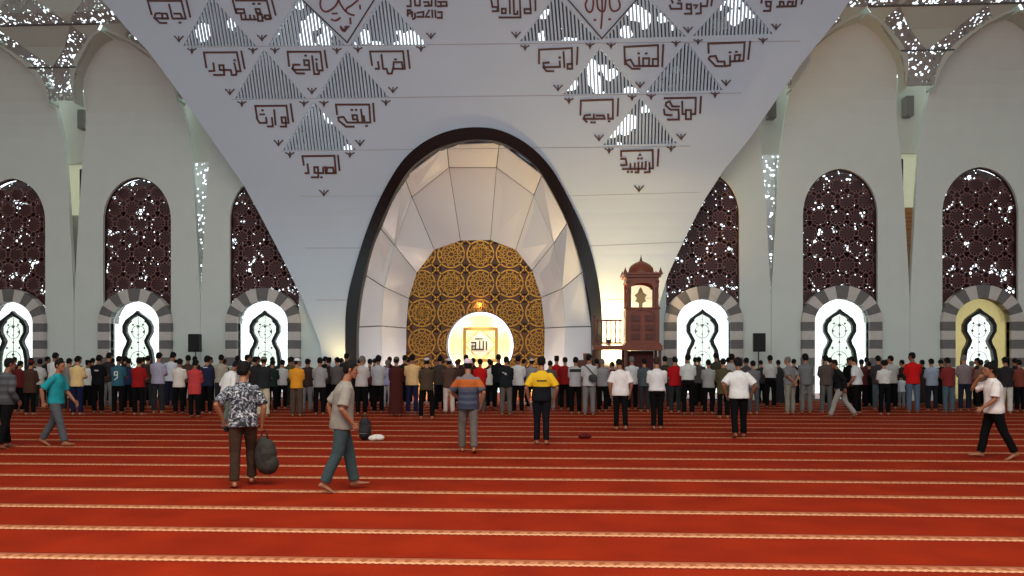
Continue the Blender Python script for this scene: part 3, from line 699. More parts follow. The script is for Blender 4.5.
for r in range(-5, 4):
    for c in range(-4, 5):
        cx, cz = ox+c*S, oz+r*S
        if cz < -.8 or not any(in_gold(cx+dx, cz+dz) for dx in (-.5, 0, .5) for dz in (-.5, 0, .5)): continue
        big = (r+c) % 2 == 0
        for rad, wd in ((.545, .05), (.40, .028), (.27, .035), (.11, .05)):
            gseg([(cx+rad*math.cos(2*PI*k/40), cz+rad*math.sin(2*PI*k/40)) for k in range(41)], wd)
        for k in range(12):
            a = 2*PI*(k+.5)/12; a2 = a+PI/12; a3 = a-PI/12
            for q in (a2, a3): line((cx+.53*math.cos(a), cz+.53*math.sin(a)), (cx+.27*math.cos(q), cz+.27*math.sin(q)), .026, 3)
            line((cx+.11*math.cos(a), cz+.11*math.sin(a)), (cx+.27*math.cos(a), cz+.27*math.sin(a)), .024, 2)
        if not big:
            for k in range(4):
                a = PI/4+k*PI/2; line((cx, cz), (cx+.85*math.cos(a), cz+.85*math.sin(a)), .05, 8)
        else:
            for k in range(4):
                a = PI/4+k*PI/2; line((cx+.545*math.cos(a), cz+.545*math.sin(a)), (cx+.85*math.cos(a), cz+.85*math.sin(a)), .05, 4)
        for sx in (-1, 1):
            for sz in (-1, 1):
                q = (cx+sx*S/2, cz+sz*S/2)
                gseg([(q[0]+.17*math.cos(2*PI*k/8+PI/8), q[1]+.17*math.sin(2*PI*k/8+PI/8)) for k in range(9)], .028)
mb_child(M, 'gold_lattice', GOLD)
# cream niche: dark reveal, then the rounded bowl
CREAM = mat('cream_niche', (244, 226, 186), .5, 0, 0, 1, .02, 1)
M = MB(); r0 = niche_loop(NR+.02, 36); r1 = niche_loop(1.3, 36); vs = []; fs = []
for a, b in zip(r0, r1): vs += [Vector((a[0], GY+.02, a[1])), Vector((a[0], GY+.75, a[1])), Vector((a[0]*1.0+.0, GY+.8, a[1])), Vector((a[0], GY+.8, a[1]))]
M = MB()
for (a, b) in zip(r0, r0[1:]):
    M.add([(a[0], GY+.1, a[1]), (b[0], GY+.1, b[1]), (b[0], GY+.8, b[1]), (a[0], GY+.8, a[1])], [(0, 1, 2, 3)])
mb_child(M, 'niche_reveal', mat('olive_reveal', (96, 84, 52), .6))
M = MB(); R = 1.27; rings = 9; n = 44; vs = []; fs = []
c2 = U(479.7, 345.8, GY+.45)
for j in range(rings+1):
    ph = PI/2*j/rings; rr = R*math.cos(ph)*1.0; yy = GY+.45+1.0*math.sin(ph)
    vs += [Vector((c2.x+max(rr, .02)*math.cos(2*PI*k/n), yy, max(.02, c2.z+max(rr, .02)*math.sin(2*PI*k/n)))) for k in range(n)]
for j in range(rings):
    for k in range(n): fs.append((j*n+k, j*n+(k+1) % n, (j+1)*n+(k+1) % n, (j+1)*n+k))
fs.append(tuple(range(rings*n, rings*n+n))); M.add(vs, fs)
mb_child(M, 'niche_bowl', CREAM, True)
# the sign inside
sc = U(480.6, 344.8, GY+.62); sgn = tag(empty('calligraphy_sign', (sc.x, sc.y, sc.z)), 'gold framed star sign with dark sacred word inside the glowing niche', 'sign')
M = MB(); a = .66; M.strip([(-a, 0, -a), (a, 0, -a), (a, 0, a), (-a, 0, a)], (0, -1, 0), .14, .05, 0, True)
M.strip([(a*1.02*math.cos(PI/2*k), .0, a*1.02*math.sin(PI/2*k)) for k in range(4)], (0, -1, 0), .03, .06, 0, True)
M.build('gold_frame', mat('sign_gold', (214, 170, 96), .4, .4), sgn)
M = MB(); st8 = []
for k in range(16): rr = .56 if k % 2 == 0 else .44; st8.append((rr*math.cos(2*PI*k/16+PI/16*0), rr*math.sin(2*PI*k/16)))
M.prism(st8, -.03, .02); M.build('star_plate', mat('sign_white', (250, 240, 215), .5), sgn)
M = MB(); k = .0352
def q_(x, y): return ((x-480.9)*k*1.06, -.035, (344.8-y)*k*1.06)
for st3 in ([(487.5, 341.5), (487.5, 350)], [(484, 341), (484, 350), (471.5, 350), (471.5, 346), (475.2, 346), (475.2, 350)], [(480, 341), (480, 350)], [(471, 342.2), (475.6, 342.2), (475.6, 346)]):
    M.strip([q_(*p) for p in st3], (0, -1, 0), .05, .03)
M.strip([q_(475, 338), q_(483, 338)], (0, -1, 0), .035, .03)
M.build('dark_lettering', mat('sign_ink', (58, 42, 30), .5), sgn)
spot_light('sign_fill_light', (c2.x, GY-1.1, 4.5), (sc.x, sc.y, sc.z), 420, (1.0, .92, .74), 30, .02, .5)  # spot added in front to brighten the star plate
point_light('niche_lamp', (c2.x, GY-.25, 3.75), 9, (1.0, .66, .32), .05)
for dx in (-.62, .62):
    for dz in (-.62, .62): point_light('niche_lamp', (sc.x+dx, GY+.72, sc.z+dz), 17, (1.0, .84, .56), .03)
point_light('niche_lamp', (c2.x, GY+.16, c2.z+1.2), 7, (1.0, .84, .56), .03)
for px_ in (-5.25, -.85): point_light('niche_fill_light', (px_, 30.35, .35), 75, (1.0, .97, .93), .06)  # hidden fill lights added to brighten the lower facets
# warm wall washers at the foot of the great panel
for (px, py, pw, lab) in ((338, 352, 16, 'small warm floor uplight left of the egg shaped niche'), (611, 352, 150, 'warm floor uplight behind the pulpit balustrade')):
    p = U(px, py, 28.55); z = 1.0
    up = tag(empty('uplight', (p.x, 28.55, 0)), lab, 'lamp')
    M = MB(); M.lathe((0, 0, 0), [(.09, 0), (.09, .03), (.03, .04), (.03, z-.25), (.08, z-.22), (.1, z-.08), (.085, z-.08), (.05, z-.16)], 14); M.build('lamp_body', BLACKM, up, True)
    spot_light('uplight_lamp', (p.x, 28.55, z+.02), (p.x+(.25 if pw > 100 else -.05), 29.6, z+4), pw*9, (1.0, .66, .26), 110, .12, .9)

# ------------------------------------------------------------------ minbar (pulpit)
MX = U(641, 347, 27.6).x
mn = tag(empty('pulpit', (MX, 27.6, 0)), 'carved wooden pulpit with open domed kiosk on a raised platform', 'pulpit')
WD = mat('cherry_wood', (128, 62, 38), .4, 0, .1, 18, .15, 4); WD2 = mat('dark_cherry', (96, 44, 28), .4, 0, .1, 18, .1, 4); WR = mat('deep_red_cloth', (74, 18, 20), .8)
M = MB(); M.box((0, 0, 1.98), (1.32, 1.32, .2)); M.box((-.66-.5, 0, 1.98), (1.06, 1.32, .16)); M.box((0, 0, 2.1), (1.24, 1.24, .06)); M.build('platform', WD, mn, False, .015)
M = MB(); M.box((0, -.52, 2.72), (1.14, .08, 1.2)); M.box((-.54, 0, 2.72), (.08, 1.0, 1.2)); M.box((.54, 0, 2.72), (.08, 1.0, 1.2)); M.box((0, -.54, 3.34), (1.2, .14, .06)); M.build('parapet', WD, mn, False, .012)
for s in (-1, 1):
    for r in range(3):
        M = MB(); x = s*.24; z = 2.36+r*.31
        M.box((x, -.575, z), (.30, .03, .24))
        M.box((x, -.59, z), (.2, .03, .14)); M.build('panel', WD2, mn, False, .01)
M = MB(); ap = [(-.46, 2.2)]+[(-x, z) for x, z in arch_pts(.46, 3.02, 3.3, 8)]+[(x, z) for x, z in reversed(arch_pts(.46, 3.02, 3.3, 8)[:-1])]+[(.46, 2.2)]
M.strip([(x, -.565, z) for x, z in ap], (0, -1, 0), .05, .04); M.build('arch_moulding', WD, mn)
for s in (-1, 1):
    for t in (-1, 1):
        M = MB(); M.lathe((s*.5, t*.5, 0), [(.06, 3.36), (.07, 3.4), (.045, 3.46), (.05, 3.8), (.04, 4.15), (.055, 4.2), (.07, 4.24), (.07, 4.3)], 12); M.build('column', WD, mn, True)
for s in (-1, 1):
    M = MB(); M.box((s*.43, -.5, 3.82), (.07, .07, .9)); M.build('inner_post', WD2, mn)
M = MB(); av = arch_pts(.40, 4.05, 4.22, 10); po = [(-.55, 4.05)]+[(-.55, 4.42), (.55, 4.42), (.55, 4.05)]+[(x, z) for x, z in av]+[(-x, z) for x, z in reversed(av[:-1])]
for t in (-.54, .48): M.prism(po, t, t+.06)
for s in (-1, 1): M.box((s*.52, 0, 4.33), (.06, 1.0, .2))
M.build('arch_valance', WD, mn)
M = MB(); M.box((0, 0, 4.45), (1.24, 1.24, .08)); M.box((0, 0, 4.53), (1.34, 1.34, .07))
for s in (-1, 1):
    for t in (-1, 1): M.lathe((s*.6, t*.6, 4.55), [(.05, 0), (.06, .04), (.035, .1), (.012, .17), (.004, .2)], 8)
M.build('cornice', WD, mn, False, .012)
M = MB(); M.lathe((0, 0, 4.56), [(.46, 0), (.47, .04), (.44, .1), (.42, .2), (.34, .31), (.2, .40), (.06, .46), (.03, .5)], 24); M.build('dome', WD, mn, True)
M = MB(); M.lathe((0, 0, 5.03), [(.03, 0), (.05, .03), (.02, .07), (.035, .1), (.012, .14), (.004, .22)], 10); M.build('finial', WD2, mn, True)
M = MB(); M.prism([(-.06, 3.4), (.06, 3.4), (.07, 3.55), (.2, 3.62), (.13, 3.72), (.22, 3.84), (.1, 3.92), (.05, 4.05), (0, 4.12), (-.05, 4.05), (-.1, 3.92), (-.22, 3.84), (-.13, 3.72), (-.2, 3.62), (-.07, 3.55)], .1, .16)
M.build('carved_backrest', mat('pale_brass', (176, 150, 100), .4, .4), mn)
M = MB(); M.box((-1.2, -.6, 2.92), (.98, .06, .06)); M.box((-1.2, -.6, 2.14), (.98, .06, .06)); M.box((-1.67, -.6, 2.55), (.08, .08, .95)); M.lathe((-1.67, -.6, 3.02), [(.03, 0), (.05, .03), (.02, .08)], 8)
mnb = M.build('balustrade', WD2, mn)
for k in range(6):
    M = MB(); M.lathe((-1.56+k*.155, -.6, 2.16), [(.02, 0), (.03, .1), (.017, .2), (.026, .4), (.017, .55), (.025, .66), (.02, .74)], 8); M.build('baluster', WD2, mnb, True)
for x in (-.58, .58, -1.6):
    for y in (-.55, .55):
        M = MB(); M.box((x, y, .95), (.1, .1, 1.88)); M.build('support_post', WD2, mn, False, .008)
M = MB(); M.prism([(-.56, 0), (.4, 0), (.4, 1.87), (-.56, 1.87)], -.32, -.26); M.build('red_hanging', WR, mn)
M = MB(); nst = 8
for k in range(nst): M.box((-.66-.14-k*.02, .2+.0, .1), (.01, .01, .01)) if False else None
for k in range(8): M.box((-1.9-.0-k*.22, .1, (1.98-k*.235)/2-.1), (.22, .9, max(.1, 1.78-k*.235)))
M.build('stairs', WD2, mn)

M = MB(); M.lathe((-1.1, .45, 2.07), [(.1, 0), (.1, .03), (.05, .05), (.09, .12), (.11, .2), (.09, .2), (.04, .1)], 12); M.build('added_lamp_body', BLACKM, mn, True)  # lamp body added to the pulpit for the extra wash
spot_light('added_wash_light', (MX-1.1, 28.05, 2.32), (MX-.5, 29.7, 5.6), 420, (1.0, .70, .34), 125, .1, .9)  # second warm wash, added to carry the glow higher up the panel

# ------------------------------------------------------------------ loudspeakers
for (px, py, lab) in ((195.5, 343, 'black loudspeaker on a tripod left of the great panel'), (758.5, 342.5, 'black loudspeaker on a tripod right of the great panel')):
    p = U(px, py, 28.9); r = tag(empty('loudspeaker', (p.x, 28.9, 0)), lab, 'loudspeaker')
    M = MB(); poly = [(-.22, -.17), (.22, -.17), (.16, .2), (-.16, .2)]
    zt, zb = p.z+.34, p.z-.34
    vs = [(x, y, zb) for x, y in poly]+[(x, y, zt) for x, y in poly]
    M.add(vs, [(3,2,1,0), (4,5,6,7)]+[(k, (k+1) % 4, (k+1) % 4+4, k+4) for k in range(4)]); M.build('cabinet', mat('speaker_black', (14, 14, 15), .6), r, False, .02)
    M = MB(); M.box((0, -.178, p.z), (.38, .02, .6)); M.build('grille', mat('grille_black', (24, 24, 26), .5, .3, .6, 120), r, False, .005)
    M = MB(); M.tube([(0, 0, .35), (0, 0, zb)], .02); M.lathe((0, 0, .62), [(.03, 0), (.035, .1), (.02, .12)], 10); st_ = M.build('stand', BLACKM, r)
    for k in range(3):
        a = 2*PI*k/3+.5; M = MB(); M.tube([(0, 0, .7), (.45*math.cos(a), .45*math.sin(a), .012)], .013); M.build('leg', BLACKM, st_)

# ================================================================== PEOPLE
def loft(bm, rings, n=18):
    """Closed skin through ellipses given as (centre, half axis a, half axis b)."""
    vs = []
    for c, a, b in rings: vs.append([bm.verts.new(c+a*math.cos(2*PI*k/n)+b*math.sin(2*PI*k/n)) for k in range(n)])
    for r0, r1 in zip(vs, vs[1:]):
        for k in range(n): bm.faces.new((r0[k], r0[(k+1) % n], r1[(k+1) % n], r1[k]))
    bm.faces.new(list(reversed(vs[0]))); bm.faces.new(vs[-1])
def limb(bm, pts, radii, n=14, caps=True, flat=1.0, ref=None):
    pts = [Vector(p) for p in pts]; rg = []; ref = ref or Vector((0, 1, 0)); prev = None
    m = len(pts)
    for i in range(m):
        t = Vector((0, 0, 0))
        if i > 0: t += (pts[i]-pts[i-1]).normalized()
        if i < m-1: t += (pts[i+1]-pts[i]).normalized()
        t.normalize()
        a = (ref-t*ref.dot(t))
        if a.length < .15: a = (prev-t*prev.dot(t)) if prev else Vector((1, 0, 0))-t*t.x
        a.normalize(); prev = a; b = t.cross(a)
        rg.append((pts[i], a, b, t, radii[i]))
    out = []
    if caps:
        c, a, b, t, r = rg[0]
        for k, q in ((.9, .4), (.6, .78)): out.append((c-t*r*k, a*r*q, b*r*q*flat))
    out += [(c, a*r, b*r*flat) for c, a, b, t, r in rg]
    if caps:
        c, a, b, t, r = rg[-1]
        for k, q in ((.6, .78), (.9, .4)): out.append((c+t*r*k, a*r*q, b*r*q*flat))
    loft(bm, out, n)
def ball(bm, c, r, sc=(1, 1, 1), M=None):
    m = Matrix.Translation(c)@(M.to_4x4() if M else Matrix())@Matrix.Diagonal((*[r*k for k in sc], 1))
    bmesh.ops.create_uvsphere(bm, u_segments=14, v_segments=9, radius=1, matrix=m)
def knit(name, bm, voxel, smooth=3, wrinkle=0.0, wf=9.0, seed=0):
    """Union of everything in bm as one continuous surface."""
    me = bpy.data.meshes.new('raw'); bmesh.ops.recalc_face_normals(bm, faces=bm.faces); bm.to_mesh(me); bm.free()
    o = bpy.data.objects.new('raw', me); COL.objects.link(o)
    m = o.modifiers.new('r', 'REMESH'); m.mode = 'VOXEL'; m.voxel_size = voxel
    if smooth: q = o.modifiers.new('s', 'SMOOTH'); q.factor = .5; q.iterations = smooth
    dg = bpy.context.evaluated_depsgraph_get(); dg.update()
    out = bpy.data.meshes.new_from_object(o.evaluated_get(dg)); out.name = name
    bpy.data.objects.remove(o); bpy.data.meshes.remove(me)
    out.polygons.foreach_set('use_smooth', [True]*len(out.polygons))
    if wrinkle:
        ns = [v.normal.copy() for v in out.vertices]; sd = Vector((seed*3.1, seed*1.7, seed*2.3))
        for v, nn in zip(out.vertices, ns):
            p = v.co*wf+sd; p.z *= .75
            d = noise.noise(p)*.7+noise.noise(p*2.1)*.35
            v.co += nn*wrinkle*d
    out.update(); return out
X_, Y_, Z_ = Vector((1, 0, 0)), Vector((0, 1, 0)), Vector((0, 0, 1))
class Rig:
    """A 1.68 m figure standing at the origin, facing +Y."""
    def __init__(s, lean=0.0, bend=0.0, legs=None, arms=None, head=(0, 0), build=1.0, twist=0.0, turn=0.0):
        s.k = build; s.lean = lean; s.bend = bend; s.headp = head
        legs = legs or {}
        s.legs = {}
        low = 9
        for sd in (-1, 1):
            a, kn, fp, ab = legs.get(sd, (0, 0, 0, .03))
            hip = Vector((sd*.088, 0, -.03)); th = Vector((sd*math.sin(ab), math.sin(a)*math.cos(ab), -math.cos(a)*math.cos(ab)))
            knee = hip+th*.415; b = a-kn; sh = Vector((sd*.01, math.sin(b), -math.cos(b))).normalized()
            ank = knee+sh*.40
            fd = Vector((sd*.12, math.cos(fp), -math.sin(fp))).normalized()       # fp > 0: toes down
            toe = ank+fd*.16-Z_*.07; heel = ank-fd*.05-Z_*.07
            up = (Z_-fd*fd.z).normalized()
            pts = [ank-up*.075-fd*.05, ank-up*.075+fd*.16]
            low = min(low, min(p.z for p in pts)); s.legs[sd] = [hip, knee, ank, fd, up]
        s.pz = -low
        for sd in s.legs:
            for i in range(3): s.legs[sd][i] = s.legs[sd][i]+Z_*s.pz
        s.up = Vector((0, math.sin(lean), math.cos(lean))); s.fw = Vector((0, math.cos(lean), -math.sin(lean)))
        s.pel = Vector((0, 0, s.pz)); s.tw = twist
        s.arms = {}
        for sd in (-1, 1):
            spec = (arms or {}).get(sd) or ((sd*.235, .05, -.06), (sd*.6, -.8, 0), 'down')
            sh = s.sp(.437, sd*.17*build, -.005)
            tgt = s.sp(spec[0][2], spec[0][0], spec[0][1]); pole = Vector(spec[1])
            u, f = .285, .245; d = tgt-sh; L = min(max(d.length, .12), u+f-.004); d.normalize()
            x = (u*u-f*f+L*L)/(2*L); hgt = math.sqrt(max(0, u*u-x*x)); pl = pole-d*pole.dot(d)
            pl.normalize(); el = sh+d*x+pl*hgt; wr = sh+d*L
            s.arms[sd] = (sh, el, wr, spec[2])
    def sp(s, t, x=0.0, y=0.0):
        b = s.bend*max(0, t-.15)**2
        X2 = Vector((math.cos(s.tw*t*2), math.sin(s.tw*t*2), 0)); Yb = s.fw.copy()
        if s.tw: Yb = Vector((-math.sin(s.tw*t*2)*s.fw.y, math.cos(s.tw*t*2)*s.fw.y, s.fw.z))
        return s.pel+s.up*t+X2*x+Yb*(y+b)-Z_*(b*b*.6)
    def ring(s, t, rx, ry, y=0.0):
        c = s.sp(t, 0, y); return (c, s.sp(t, rx, y)-c, s.sp(t, 0, y+ry)-c)
    def head_frame(s):
        yaw, pit = s.headp
        n0 = s.sp(.54); up = (s.sp(.54)-s.sp(.44)).normalized()
        up = Vector((0, math.sin(s.lean*.6+pit), math.cos(s.lean*.6+pit)))
        f = Vector((0, math.cos(s.lean*.6+pit), -math.sin(s.lean*.6+pit)))
        R = Matrix.Rotation(yaw, 3, 'Z'); f = R@f; up2 = R@Vector((0, 0, 1)); up = (R@up)
        r = f.cross(up).normalized()
        o = n0+Vector((0, .02+math.sin(s.lean+pit)*.03, .035))+up*.02
        return o, r, f, up
HEAD = [(0, .028, .03, .066), (.012, .042, .048, .052), (.035, .054, .066, .034), (.06, .062, .081, .017), (.09, .069, .092, .004), (.125, .0745, .098, -.003), (.16, .0735, .094, -.007), (.188, .062, .079, -.010), (.207, .043, .054, -.012), (.218, .018, .022, -.012)]
def hand(bm, wr, d, w, n, curl, fine):
    """Palm, four unequal fingers bent at their knuckles, thumb from the side of the palm."""
    rg = []
    for t, a, b in ((-.03, .022, .02), (0, .026, .02), (.025, .036, .017), (.06, .041, .0155), (.085, .039, .0135), (.094, .034, .010)): rg.append((wr+d*t, w*a, n*b))
    loft(bm, rg, 12)
    for k, L in enumerate((.070, .079, .074, .057)):
        off = .031-k*.0205; p = wr+d*(.082-.004*abs(k-1.3))+w*off; ang = 0; pts = [p-d*.02]; pts.append(p)
        fan = w*(.10*(1.4-k)/1.4)
        for j, (q, fr) in enumerate(((.45, .8), (.32, 1.0), (.23, .7))):
            ang += curl*fr; dd = (d*math.cos(ang)+n*math.sin(ang)+fan).normalized(); p = p+dd*L*q; pts.append(p)
        limb(bm, pts, [.0092, .0092, .0086, .008, .0068], 8)
    p = wr+d*.022+w*.03; dd = (d*.62+w*.72+n*.28).normalized(); p2 = p+dd*.036; dd2 = (d*.9+w*.25+n*.3).normalized(); p3 = p2+dd2*.028; dd3 = (d*.9+w*.05+n*.42).normalized()
    limb(bm, [p-dd*.02, p, p2, p3, p3+dd3*.022], [.012, .0115, .0108, .0098, .0078], 8)
def hand_frame(rig, sd):
    sh, el, wr, mode = rig.arms[sd]; d = (wr-el).normalized()
    hint = {'down': Vector((-sd*.25, 1, 0)), 'pray': Vector((0, .1, 1)), 'back': Vector((0, -.2, 1)), 'face': Vector((0, -.3, 1)), 'fwd': Vector((-sd*.3, .2, 1))}[mode]
    w = (hint-d*hint.dot(d)).normalized(); n = d.cross(w)*(-sd)
    return wr, d, w, n
def body_mesh(rig, voxel, fine=False, curl=(.35, .35)):
    bm = bmesh.new(); k = rig.k
    loft(bm, [rig.ring(t, a*k, b*k, y) for t, a, b, y in ((-.09, .10, .085, 0), (-.05, .15, .11, -.005), (.0, .162, .115, -.01), (.08, .15, .105, 0), (.15, .138, .096, .004), (.25, .146, .102, 0), (.34, .16, .108, -.002), (.42, .162, .104, -.006), (.465, .134, .088, -.01), (.505, .094, .070, -.008), (.535, .065, .06, -.002))], 24)
    o, r, f, up = rig.head_frame()
    limb(bm, [rig.sp(.49, 0, -.008), rig.sp(.545, 0, -.0), o+up*.05+f*.0], [.066, .055, .056], 16)
    loft(bm, [(o+up*z+f*y, r*a, f*b) for z, a, b, y in HEAD], 22)
    limb(bm, [o+up*.115+f*.092, o+up*.095+f*.102, o+up*.078+f*.113, o+up*.07+f*.1], [.008, .010, .0135, .009], 8)     # nose
    for q in (-1, 1):
        limb(bm, [o+up*.125+f*.084+r*q*.012, o+up*.129+f*.083+r*q*.034, o+up*.122+f*.062+r*q*.055], [.009, .009, .007], 8)  # brow
        ball(bm, o+up*.088+f*.062+r*q*.040, .022)                                                                # cheek
        R = Matrix((r, f, up)).transposed()
        ball(bm, o+up*.102-f*.008+r*q*.077, .03, (.33, .62, 1), R@Matrix.Rotation(q*.3, 3, 'Z'))                # ear
    limb(bm, [o+up*.049+f*.088-r*.022, o+up*.051+f*.097, o+up*.049+f*.088+r*.022], [.006, .008, .006], 8)
    limb(bm, [o+up*.039+f*.086-r*.018, o+up*.039+f*.095, o+up*.039+f*.086+r*.018], [.006, .008, .006], 8)
    for sd in (-1, 1):
        hip, kn, an, fd, fu = rig.legs[sd]
        limb(bm, [hip+Z_*.03, hip.lerp(kn, .25), hip.lerp(kn, .6), kn, kn.lerp(an, .3)-fd*.012, kn.lerp(an, .65)-fd*.006, an], [.088*k, .084*k, .068*k, .053, .054, .042, .036], 16)
        sdv = fd.cross(fu).normalized()
        rg = []
        for t, a, z0, z1 in ((-.062, .016, -.065, -.03), (-.05, .029, -.074, -.012), (-.02, .034, -.076, .018), (.03, .036, -.076, .0), (.08, .042, -.076, -.026), (.125, .046, -.076, -.042), (.155, .042, -.076, -.05), (.168, .036, -.075, -.055)):
            c = an+fd*t+fu*((z0+z1)/2); rg.append((c, sdv*a, fu*((z1-z0)/2)))
        loft(bm, rg, 14)
        for j in range(5):
            x = (.030-.0165*j)*sd*-1; L = (.192, .190, .184, .176, .166)[j]; rr = (.0125, .0095, .009, .0085, .0085)[j]
            q = an-fu*.064+sdv*x*(1 if sdv.x*1 > 0 else -1)
            limb(bm, [q+fd*.14, q+fd*L], [rr, rr*.95], 8)
        sh, el, wr, mode = rig.arms[sd]
        limb(bm, [sh-Vector((sd*.04, 0, -.0)), sh, sh.lerp(el, .35), sh.lerp(el, .75), el, el.lerp(wr, .25), el.lerp(wr, .65), wr], [.046, .052*k, .049*k, .044*k, .040, .041, .033, .026], 14)
        w4 = hand_frame(rig, sd); hand(bm, *w4, curl[0 if sd < 0 else 1], fine)
    return knit('body', bm, voxel, 2)
def shirt_mesh(rig, voxel, sleeve='short', hem=-.07, loose=1.0, tuck=False, seed=0, collar=True):
    bm = bmesh.new(); k = rig.k; L = loose
    rows = [(hem, .186, .142, 0), (max(hem+.03, -.03), .188, .142, -.002)] if not tuck else [(.07, .165, .122, 0), (.10, .176, .130, 0)]
    rows += [(t, a, b, y) for t, a, b, y in ((.02, .183, .136, -.004), (.10, .174, .127, 0), (.2, .172, .124, 0), (.3, .179, .126, -.002), (.38, .182, .124, -.006), (.42, .176, .114, -.010), (.455, .156, .100, -.011), (.485, .128, .088, -.010), (.51, .10, .077, -.008), (.537, .073, .068, -.002)) if t > rows[-1][0]+.02]
    rg = [rig.ring(t, a*k*L, b*k*L, y) for t, a, b, y in rows]
    rg[-2:] = [rig.ring(.515, .095*k, .076*k, -.008), rig.ring(.54, .07, .066, -.002)]
    loft(bm, rg, 28)
    for sd in (-1, 1):
        sh, el, wr, mode = rig.arms[sd]; inn = rig.sp(.44, sd*.09, -.005)
        if sleeve == 'short':
            e = sh.lerp(el, .86); limb(bm, [inn-Z_*.01, sh-Z_*.004, sh.lerp(el, .45), e], [.058*k, .063*k*L, .070*k*L, .072*k*L], 18, False)
        elif sleeve == 'long':
            limb(bm, [inn-Z_*.01, sh-Z_*.004, sh.lerp(el, .5), el, el.lerp(wr, .5), el.lerp(wr, .96)], [.058*k, .063*k*L, .067*k*L, .058*L, .05*L, .041], 18, False)
            ball(bm, el, .059*L)
        ball(bm, sh-Z_*.004, .062*k*L)
    if collar: limb(bm, [rig.sp(.532, .066*math.cos(a), .062*math.sin(a)-.002) for a in [2*PI*j/16 for j in range(17)]], [.013]*17, 8, False)
    return knit('shirt', bm, voxel, 3, .011, 8.5, seed)
def trouser_mesh(rig, voxel, wide=1.0, seed=0, top=.1, short=0.0):
    bm = bmesh.new(); k = rig.k
    loft(bm, [rig.ring(t, a*k, b*k, y) for t, a, b, y in ((-.10, .13, .11, -.003), (-.06, .166, .124, -.008), (0, .174, .128, -.012), (.05, .166, .118, -.004), (top, .155, .110, 0))], 24)
    for sd in (-1, 1):
        hip, kn, an, fd, fu = rig.legs[sd]; bt = kn.lerp(an, .97-short)
        pts = [hip+Z_*.02, hip.lerp(kn, .3), hip.lerp(kn, .7), kn, kn.lerp(bt, .5)-fd*.008, bt]
        limb(bm, pts, [.098*k, .096*k, .083*wide, .074*wide, .070*wide, .068*wide], 18, False)
        ball(bm, kn, .074*wide)
    return knit('trousers', bm, voxel, 3, .010, 8, seed)
def robe_mesh(rig, voxel, seed=0):
    bm = bmesh.new()
    rg = []
    for z, a, b in ((.10, .235, .19), (.2, .228, .18), (.45, .21, .165), (.7, .2, .152)): rg.append((Vector((0, 0, z)), X_*a, Y_*b))
    rg += [rig.ring(t, a, b, y) for t, a, b, y in ((.0, .19, .143, -.004), (.15, .178, .13, 0), (.3, .184, .13, -.002), (.38, .186, .126, -.006), (.42, .18, .116, -.01), (.455, .16, .104, -.01), (.49, .126, .088, -.01), (.52, .09, .074, -.006), (.55, .07, .064, 0))]
    loft(bm, rg, 28)
    for sd in (-1, 1):
        sh, el, wr, mode = rig.arms[sd]
        limb(bm, [rig.sp(.44, sd*.09, -.005), sh, sh.lerp(el, .5), el, el.lerp(wr, .95)], [.06, .067, .068, .066, .062], 18, False); ball(bm, el, .066)
    return knit('robe', bm, voxel, 3, .012, 7, seed)
def hair_mesh(rig, voxel, kind='short', seed=0):
    o, r, f, up = rig.head_frame(); bm = bmesh.new(); R = lambda z, a, b, y: (o+up*z+f*y, r*a, f*b)
    if kind == 'short': rows = [(.045, .05, .03, -.048), (.065, .066, .045, -.045), (.095, .0765, .062, -.038), (.125, .082, .078, -.026), (.155, .0835, .092, -.014), (.185, .077, .090, -.010), (.207, .062, .073, -.012), (.225, .040, .048, -.014), (.234, .016, .02, -.014)]
    else: rows = [(.035, .058, .035, -.05), (.06, .076, .052, -.048), (.095, .088, .070, -.038), (.13, .092, .088, -.022), (.16, .092, .100, -.010), (.19, .085, .098, -.008), (.215, .069, .080, -.010), (.236, .044, .052, -.014), (.246, .018, .022, -.014)]
    loft(bm, [R(*q) for q in rows], 20)
    for q in (-1, 1): limb(bm, [o+up*.165+f*.035+r*q*.068, o+up*.13+f*.022+r*q*.0755, o+up*.098+f*.014+r*q*.0735], [.014, .011, .007], 8)
    return knit('hair', bm, voxel, 2, .006, 38, seed)
def cap_mesh(rig, kind='skull'):
    o, r, f, up = rig.head_frame(); bm = bmesh.new(); R = lambda z, a, b, y: (o+up*z+f*y, r*a, f*b)
    rows = {'skull': [(.142, .078, .098, -.006), (.15, .084, .104, -.006), (.175, .084, .104, -.008), (.205, .074, .09, -.01), (.228, .054, .066, -.012), (.238, .02, .026, -.012)],
            'songkok': [(.14, .08, .1, -.006), (.146, .086, .106, -.006), (.18, .086, .106, -.008), (.232, .078, .098, -.010), (.238, .07, .09, -.01)],
            'peaked': [(.138, .08, .1, -.006), (.146, .087, .107, -.006), (.18, .086, .106, -.008), (.215, .072, .088, -.01), (.238, .044, .054, -.012), (.245, .016, .02, -.012)]}[kind]
    loft(bm, [R(*q) for q in rows], 24)
    if kind == 'peaked': loft(bm, [(o+up*.146+f*.06, r*.07, up*.006), (o+up*.142+f*.12, r*.066, up*.005), (o+up*.134+f*.165, r*.045, up*.004), (o+up*.13+f*.18, r*.02, up*.003)], 14)
    return knit('cap', bm, .006, 1)
def eyes(rig, me_out):
    o, r, f, up = rig.head_frame(); out = []
    for q in (-1, 1):
        bm = bmesh.new(); bmesh.ops.create_uvsphere(bm, u_segments=10, v_segments=7, radius=.0115, matrix=Matrix.Translation(o+up*.108+f*.0835+r*q*.031))
        me = bpy.data.meshes.new('eye'); bm.to_mesh(me); bm.free(); out.append(me)
    return out
def slot(me):
    if not me.materials: me.materials.append(None)
    return me
